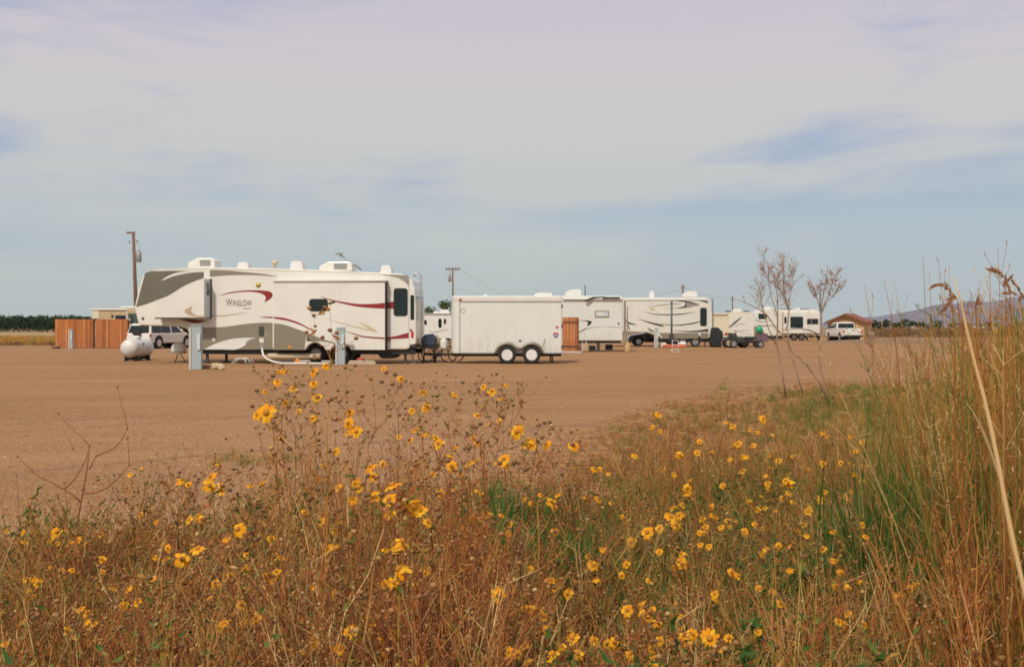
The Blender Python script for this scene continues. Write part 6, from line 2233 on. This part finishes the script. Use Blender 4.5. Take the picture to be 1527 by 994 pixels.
def panicle(px0, py0, pts, Y, label, tint=.6):
    r = empty('seed_grass', (gx(px0, Y), Y, 0), 0, label, 'grass stalk')
    o = Vector(r.location)
    s, g = MB(), MB()
    s.tint = .85
    P = [Vector((0, 0, 0))] + [Vector(at(a, b, Y)) - o for a, b in [(px0, py0)] + pts]
    s.tube(P, [.0024] * 2 + [.0013] * (len(P) - 2), 4, 0)
    s.build('stem', GRASS, r)
    for k in range(2, len(P) - 1):
        for t in (0, .35, .7):
            p = P[k].lerp(P[k + 1], t)
            g.tint = rnd.uniform(.3, 1)
            d = (P[k + 1] - P[k]).normalized() + rv3(.35)
            d.normalize()
            for sg in (1, -1):
                n_ = d.cross(Vector((0, 1, 0))).normalized() * .003 * sg
                g.add([p, p + d * .010 + n_, p + d * .024, p + d * .010 - n_ * .3], [(0, 1, 2, 3)], 0)
            g.ball(p + d * .010 + Vector((0, 0, -.003)), (.005, .0022, .0022), 6, 4, 0)
    g.build('seed_head', SEED, r)


panicle(1424, 520, [(1420, 450), (1416, 432), (1408, 424), (1398, 423), (1388, 427)], 3.2, 'dry grass stalk with a dark seed head bent to the left above the mountains')
panicle(1436, 520, [(1428, 448), (1424, 440), (1417, 448), (1410, 456), (1402, 466)], 3.0, 'dry grass stalk with its dark seed head hanging down beside the blond reed')
panicle(1500, 560, [(1500, 430), (1499, 415), (1493, 407), (1485, 403), (1478, 402)], 2.9, 'dry grass stalk with a dark seed head drooping left, highest at the right')
panicle(1512, 560, [(1506, 436), (1500, 420), (1506, 414), (1514, 424), (1522, 436), (1526, 440)], 3.1, 'dry grass stalk with a long seed head falling toward the right edge')
panicle(1524, 560, [(1524, 470), (1519, 440), (1508, 436), (1500, 437)], 3.4, 'dry grass stalk with a flat seed head just under the others')
panicle(1456, 560, [(1456, 470), (1455, 452), (1458, 440), (1462, 452), (1464, 462)], 3.6, 'dry grass stalk with a short brown seed head before the mountains')
# thin wisps standing above the grass
for i, (a, b, a2, b2, Y) in enumerate(((1302, 545, 1289, 425, 5.2), (1341, 560, 1318, 418, 5.0), (1352, 560, 1333, 420, 5.4), (1378, 560, 1376, 380, 4.6), (1384, 560, 1386, 405, 4.8), (1489, 600, 1488, 372, 3.8),
                                  (1472, 600, 1476, 405, 4.0), (1445, 590, 1462, 415, 4.2), (1404, 560, 1404, 428, 4.4), (1322, 600, 1330, 438, 5.8))):
    s = MB(); s.tint = rnd.uniform(.6, .9)
    bx = gx(a, Y)
    s.tube([(0, 0, 0)] + [tuple(Vector(at(a + (a2 - a) * t + 3 * math.sin(PI * t), b + (b2 - b) * t, Y)) - Vector((bx, Y, 0))) for t in (0, .25, .5, .75, 1)], [.0026, .0022, .002, .0017, .0013, .0009], 4, 0)
    o = s.build('grass_stalk', GRASS, None, 0, (bx, Y, 0))
    tag(o, 'thin leafless tan stalk rising above the tall grass against the sky', 'grass stalk', 'thin bare stalks rising above the tall grass')

# ---- saplings
BARK = mat('sapling_bark', (.44, .32, .19), .8, var=.3, scale=6, stretch=(3, 3, .6), rgb2=(.20, .11, .07))
TWIG = leafmat('sapling_leaves', [(0, (.36, .10, .07)), (.5, (.48, .19, .10)), (1, (.50, .30, .15))], .25)


def sapling(limbs, Y, label, seed, ntw=34):
    rnd.seed(seed)
    bx = limbs[0][0][0][0]
    r = empty('sapling', (gx(bx, Y), Y, 0), 0, label, 'young tree')
    o = Vector(r.location)
    tk, tw, lf = MB(), MB(), MB()
    ntw = int(ntw * .62)
    zcap = max(at(a, b, Y)[2] for P, _, _ in limbs for a, b in P) - .04
    for li, (P, r0, r1) in enumerate(limbs):
        dy = (li - 1) * .12
        V_ = [Vector(at(a, b, Y)) - o + Vector((0, dy * k / len(P), 0)) for k, (a, b) in enumerate(P)]
        if V_[0].z < .25:
            V_[0].z = -.02
        n = len(V_)
        tk.tube(V_, [r0 + (r1 - r0) * k / (n - 1) for k in range(n)], 6, 0)
        for _ in range(ntw):
            t = rnd.uniform(.38, 1) ** .8
            k = min(n - 2, int(t * (n - 1)))
            p = V_[k].lerp(V_[k + 1], t * (n - 1) - k)
            if p.z < 1.15:
                continue
            ln = rnd.uniform(.2, .62) * (1.2 - .8 * t)
            ax = (V_[k + 1] - V_[k]).normalized()
            d = (ax * .4 + Vector((rnd.uniform(-1.2, 1.2), rnd.uniform(-1., 1.), rnd.uniform(.25, .9)))).normalized()
            Q = [p, p + d * ln * .5 + Vector((0, 0, ln * .04)), p + d * ln + Vector((0, 0, ln * .16))]
            if Q[2].z > zcap:
                continue
            tw.tube(Q, [.0044, .0034, .0018], 3, 0, False)
            for _ in range(2):
                a = Q[1].lerp(Q[2], rnd.random())
                e = a + Vector((rnd.uniform(-.12, .12), rnd.uniform(-.12, .12), rnd.uniform(.03, .12)))
                tw.tube([a, e], [.003, .0015], 3, 0, False)
            for _ in range(rnd.choice((0, 1, 2, 5, 9))):
                lf.tint = rnd.random()
                leafq(lf, Q[0].lerp(Q[2], rnd.uniform(.3, 1)), Vector((rnd.uniform(-.4, .4), rnd.uniform(-.4, .4), rnd.uniform(.3, 1))), rnd.uniform(.03, .08), rnd.uniform(.008, .018), 0, .2)
    tk.build('trunk', BARK, r)
    tw.build('twigs', BARK, r)
    lf.build('foliage', TWIG, r)


sapling([([(1173, 592), (1166, 555), (1158, 515), (1159, 470), (1158, 440), (1154, 420), (1147, 400)], .020, .008),
         ([(1158, 515), (1146, 490), (1138, 462), (1134, 440), (1131, 418)], .012, .006),
         ([(1159, 470), (1150, 440), (1146, 412), (1141, 402)], .010, .005),
         ([(1161, 402), (1152, 396), (1144, 391), (1139, 383), (1137, 374), (1132, 362)], .006, .004)], 22.0,
        'taller leafless sapling with many upright twigs, before the white camper with slide windows', 31, 30)
sapling([([(1199, 590), (1188, 555), (1177, 523), (1173, 490), (1176, 462), (1170, 445), (1166, 420), (1166, 395), (1164, 376)], .018, .006),
         ([(1176, 462), (1169, 442), (1161, 430), (1158, 415)], .010, .005),
         ([(1176, 462), (1178, 445), (1182, 425), (1184, 405)], .010, .005),
         ([(1168, 440), (1171, 410), (1171, 380)], .009, .005),
         ([(1166, 395), (1169, 386), (1170, 372)], .007, .005)], 22.6,
        'leafless sapling with a dense reddish top, just right of the tallest one', 32, 34)
sapling([([(1238, 606), (1222, 570), (1200, 540), (1182, 525), (1170, 505), (1155, 487), (1141, 468), (1128, 460), (1112, 452), (1094, 446)], .022, .006),
         ([(1141, 468), (1135, 455), (1128, 445), (1115, 435)], .008, .004)], 20.6,
        'long pale sapling stem leaning far left across the saplings', 33, 10)
sapling([([(1235, 612), (1228, 570), (1221, 534), (1223, 503), (1224, 470), (1224, 452), (1228, 430), (1230, 410), (1232, 396)], .018, .006),
         ([(1224, 470), (1229, 455), (1236, 438), (1242, 420), (1247, 408)], .010, .005),
         ([(1224, 462), (1220, 448), (1218, 432)], .009, .005),
         ([(1228, 458), (1238, 446), (1248, 440), (1252, 432)], .008, .004)], 20.0,
        'smaller reddish sapling at the right, before the lamp post', 34, 24)

# ================================================================ far trees
def leaf_crown(b, centres, n, size, m=0, t0=.2, t1=.8):
    for _ in range(n):
        c, r_ = rnd.choice(centres)
        while True:
            q = rv3(1)
            if q.length < 1:
                break
        q = q * (1.0 if rnd.random() < .7 else 1.12)
        p = Vector((c[0] + q.x * r_[0], c[1] + q.y * r_[1], c[2] + q.z * r_[2]))
        u_ = rv3().normalized(); v_ = u_.cross(rv3()).normalized()
        s_ = size * rnd.uniform(.5, 1.3)
        b.tint = rnd.uniform(t0, t1)
        b.add([p - u_ * s_, p - v_ * s_ * .5, p + u_ * s_, p + v_ * s_ * .5], [(0, 1, 2, 3)], m)


def tree(px, Y, h, wdt, label, t0, t1, size, n, seed, blobs=9, cone=False, group=None):
    rnd.seed(seed)
    r = empty('tree', (gx(px, Y), Y, 0), 0, label, 'tree', group)
    tk = MB()
    tk.tube([(0, 0, 0), (.05 * h, 0, h * .35), (0, 0, h * .8)], [h * .035, h * .025, h * .008], 7)
    cs = []
    for k in range(blobs):
        t = (k + .5) / blobs
        if cone:
            rr_ = wdt * (1 - t) * .9 + .1
            cs.append(((rnd.uniform(-.1, .1), rnd.uniform(-.1, .1), h * (.1 + .9 * t)), (rr_ * .6, rr_ * .6, h * .12)))
        else:
            q = rnd.uniform(0, 2 * PI)
            rad = wdt * rnd.uniform(.1, .62)
            z = h * rnd.uniform(.40, .88)
            e = (math.cos(q) * rad, math.sin(q) * rad, z)
            rr_ = wdt * rnd.uniform(.22, .42)
            cs.append((e, (rr_, rr_, rr_ * .8)))
            tk.tube([(0, 0, h * .3), (e[0] * .6, e[1] * .6, z * .8), e], [h * .014, h * .009, h * .004], 5)
    tk.build('trunk', BARK, r)
    cr = MB()
    leaf_crown(cr, cs, n, size, 0, t0, t1)
    cr.build('crown', TREEL, r)


tree(640, 122, 4.3, 2.0, 'rounded green tree behind the small camper in the gap, left of two', .45, 1, .13, 900, 41)
tree(661, 121, 4.9, 2.1, 'taller green tree behind the small camper in the gap, right of two', .45, 1, .13, 1200, 42, 11)
for i, (px, Y, h, wd, cone, lb) in enumerate((
        (1296, 260, 3.2, 2.2, False, 'dark shrubby tree just right of the garage'), (1306, 250, 3.0, 2.0, False, 'low dark tree left of the tiny white shed'),
        (1318, 300, 3.6, 2.6, False, 'round dark tree behind the tiny white shed'), (1344, 300, 3.3, 3.4, False, 'wide dark tree right of the tiny white shed'),
        (1356, 310, 3.8, 2.8, False, 'dark teal tree in the far line, with a round top'), (1374, 330, 3.0, 3.2, False, 'broad low tree in the far line'),
        (1388, 300, 4.8, 1.3, True, 'narrow dark conifer rising above the far line'), (1398, 340, 3.2, 3.0, False, 'low bushy tree right of the conifer'),
        (1419, 320, 2.9, 2.0, False, 'small green tree far off before the mountains'), (1333, 320, 2.6, 2.0, False, 'small tree in the gap of the far line'),
        (1440, 330, 3.0, 3.2, False, 'dark tree behind the blond reed'), (1480, 340, 3.0, 4.0, False, 'dark tree behind the tall grass'), (1515, 330, 3.3, 3.4, False, 'dark tree at the far right behind the grass'))):
    tree(px, Y, h, wd, lb, .05, .5, .28, 420, 50 + i, 8, cone)

# orchard row far left
rnd.seed(61)
inst_o = []
ob = []
for k in range(4):
    b = MB()
    cs = [((rnd.uniform(-1.2, 1.2), rnd.uniform(-1, 1), rnd.uniform(1.2, 3.4)), (1.1, 1.1, .9)) for _ in range(8)]
    leaf_crown(b, cs, 380, .26, 0, .0, .5)
    b.tint = 0
    b.tube([(0, 0, 0), (.1, 0, 1.6)], [.14, .1], 5, 1)
    for j in range(5):
        b.tint = .3
        p = Vector((rnd.uniform(-1.3, 1.3), 0, 3.6)); 
        leaf_crown(b, [((p.x, 0, rnd.uniform(3.7, 4.1)), (.25, .3, .4))], 10, .22, 0, .1, .6)
    ob.append(b)
for row in range(5):
    x = -190
    while x < -60:
        Y = 288 + row * 6
        inst_o.append((rnd.randrange(4), x + rnd.uniform(-.4, .4), Y, 0, rnd.uniform(0, 6), 0, 0, rnd.uniform(.92, 1.08), rnd.uniform(.94, 1.08), rnd.gauss(0, .04)))
        x += 2.3
scatter('orchard_foliage', ob, inst_o, [TREEL, BARK])
# brush along the far fields
inst_f = []
rnd.seed(62)
for _ in range(2600):
    Y = 88 + 60 * rnd.random() ** 1.7
    px = rnd.uniform(-60, 84)
    inst_f.append((1 if rnd.random() < .8 else 0, gx(px, Y), Y, .02, rnd.uniform(0, 6), 0, 0, rnd.uniform(1.0, 2.2), 1, rnd.gauss(.08, .05)))
scatter('field_grass', T_far, inst_f, SLOTS)
T_br = []
for k in range(3):
    b = MB()
    leaf_crown(b, [((rnd.uniform(-.5, .5), rnd.uniform(-.5, .5), rnd.uniform(.2, .7)), (.5, .5, .4)) for _ in range(5)], 80, .11, 0, .3 + .12 * k, .95)
    T_br.append(b)
inst_b = []
for _ in range(420):
    Y = rnd.uniform(150, 205)
    px = rnd.uniform(1288, 1600)
    inst_b.append((rnd.randrange(3), gx(px, Y), Y, 0, rnd.uniform(0, 6), 0, 0, rnd.uniform(.6, 1.7), rnd.uniform(.7, 1.1), rnd.gauss(0, .08)))
for _ in range(26):
    Y = rnd.uniform(84, 88)
    px = rnd.uniform(-30, 84)
    inst_b.append((rnd.randrange(3), gx(px, Y), Y, 0, rnd.uniform(0, 6), 0, 0, rnd.uniform(.25, .6), rnd.uniform(.5, .8), -.1))
BRUSH = leafmat('brush_leaves', [(0, (.09, .085, .03)), (.5, (.19, .10, .045)), (1, (.28, .17, .07))], .15)
scatter('brush_foliage', T_br, inst_b, [BRUSH])
# upright rusty stems standing through the near weeds
T_u = []
for k in range(8):
    b = MB()
    for _ in range(7):
        b.tint = rnd.choice((.55, .6, .7, .8, .45, 1.0))
        q = rnd.uniform(0, 2 * PI); sp_ = rnd.uniform(.05, .35)
        P = [Vector((math.cos(q) * sp_ * t ** 1.3, math.sin(q) * sp_ * t ** 1.3, t * rnd.uniform(.97, 1.03))) for t in (0, .25, .5, .75, 1)]
        b.tube(P, [.0042, .0037, .0031, .0023, .0013], 3, 0, False, False)
        for _ in range(5):
            t = rnd.uniform(.45, 1)
            k_ = min(3, int(t * 4)); p = P[k_].lerp(P[k_ + 1], t * 4 - k_)
            e = p + Vector((rnd.uniform(-.12, .12), rnd.uniform(-.12, .12), rnd.uniform(.06, .22)))
            b.tube([p, e], [.0015, .0009], 3, 0, False, False)
            if rnd.random() < .5:
                t0_ = b.tint; b.tint = rnd.random()
                b.ball(e, (.0065,) * 3, 5, 3, 2)
                b.tint = t0_
    T_u.append(b)
inst_u = []
rnd.seed(71)
while len(inst_u) < 560:
    y = 2.8 + 9 * rnd.random() ** 1.4
    x = rnd.uniform(-1, 1) * (y * .5)
    px = CX + x / y * F
    if y > ybound(x) - .3 or (640 < px < 930 and y > 4.8):
        continue
    if px < 420 and rnd.random() < .4:
        continue
    h_ = rnd.uniform(.35, .70) * (1.15 if 420 < px < 780 or px > 1350 else .85)
    inst_u.append((rnd.randrange(8), x, y, -.01, rnd.uniform(0, 6), rnd.gauss(0, .12), rnd.gauss(0, .12), h_ ** .5 * .9, h_ ** .5 * 1.1, rnd.gauss(0, .08)))
scatter('rusty_weeds', T_u, inst_u, SLOTS)
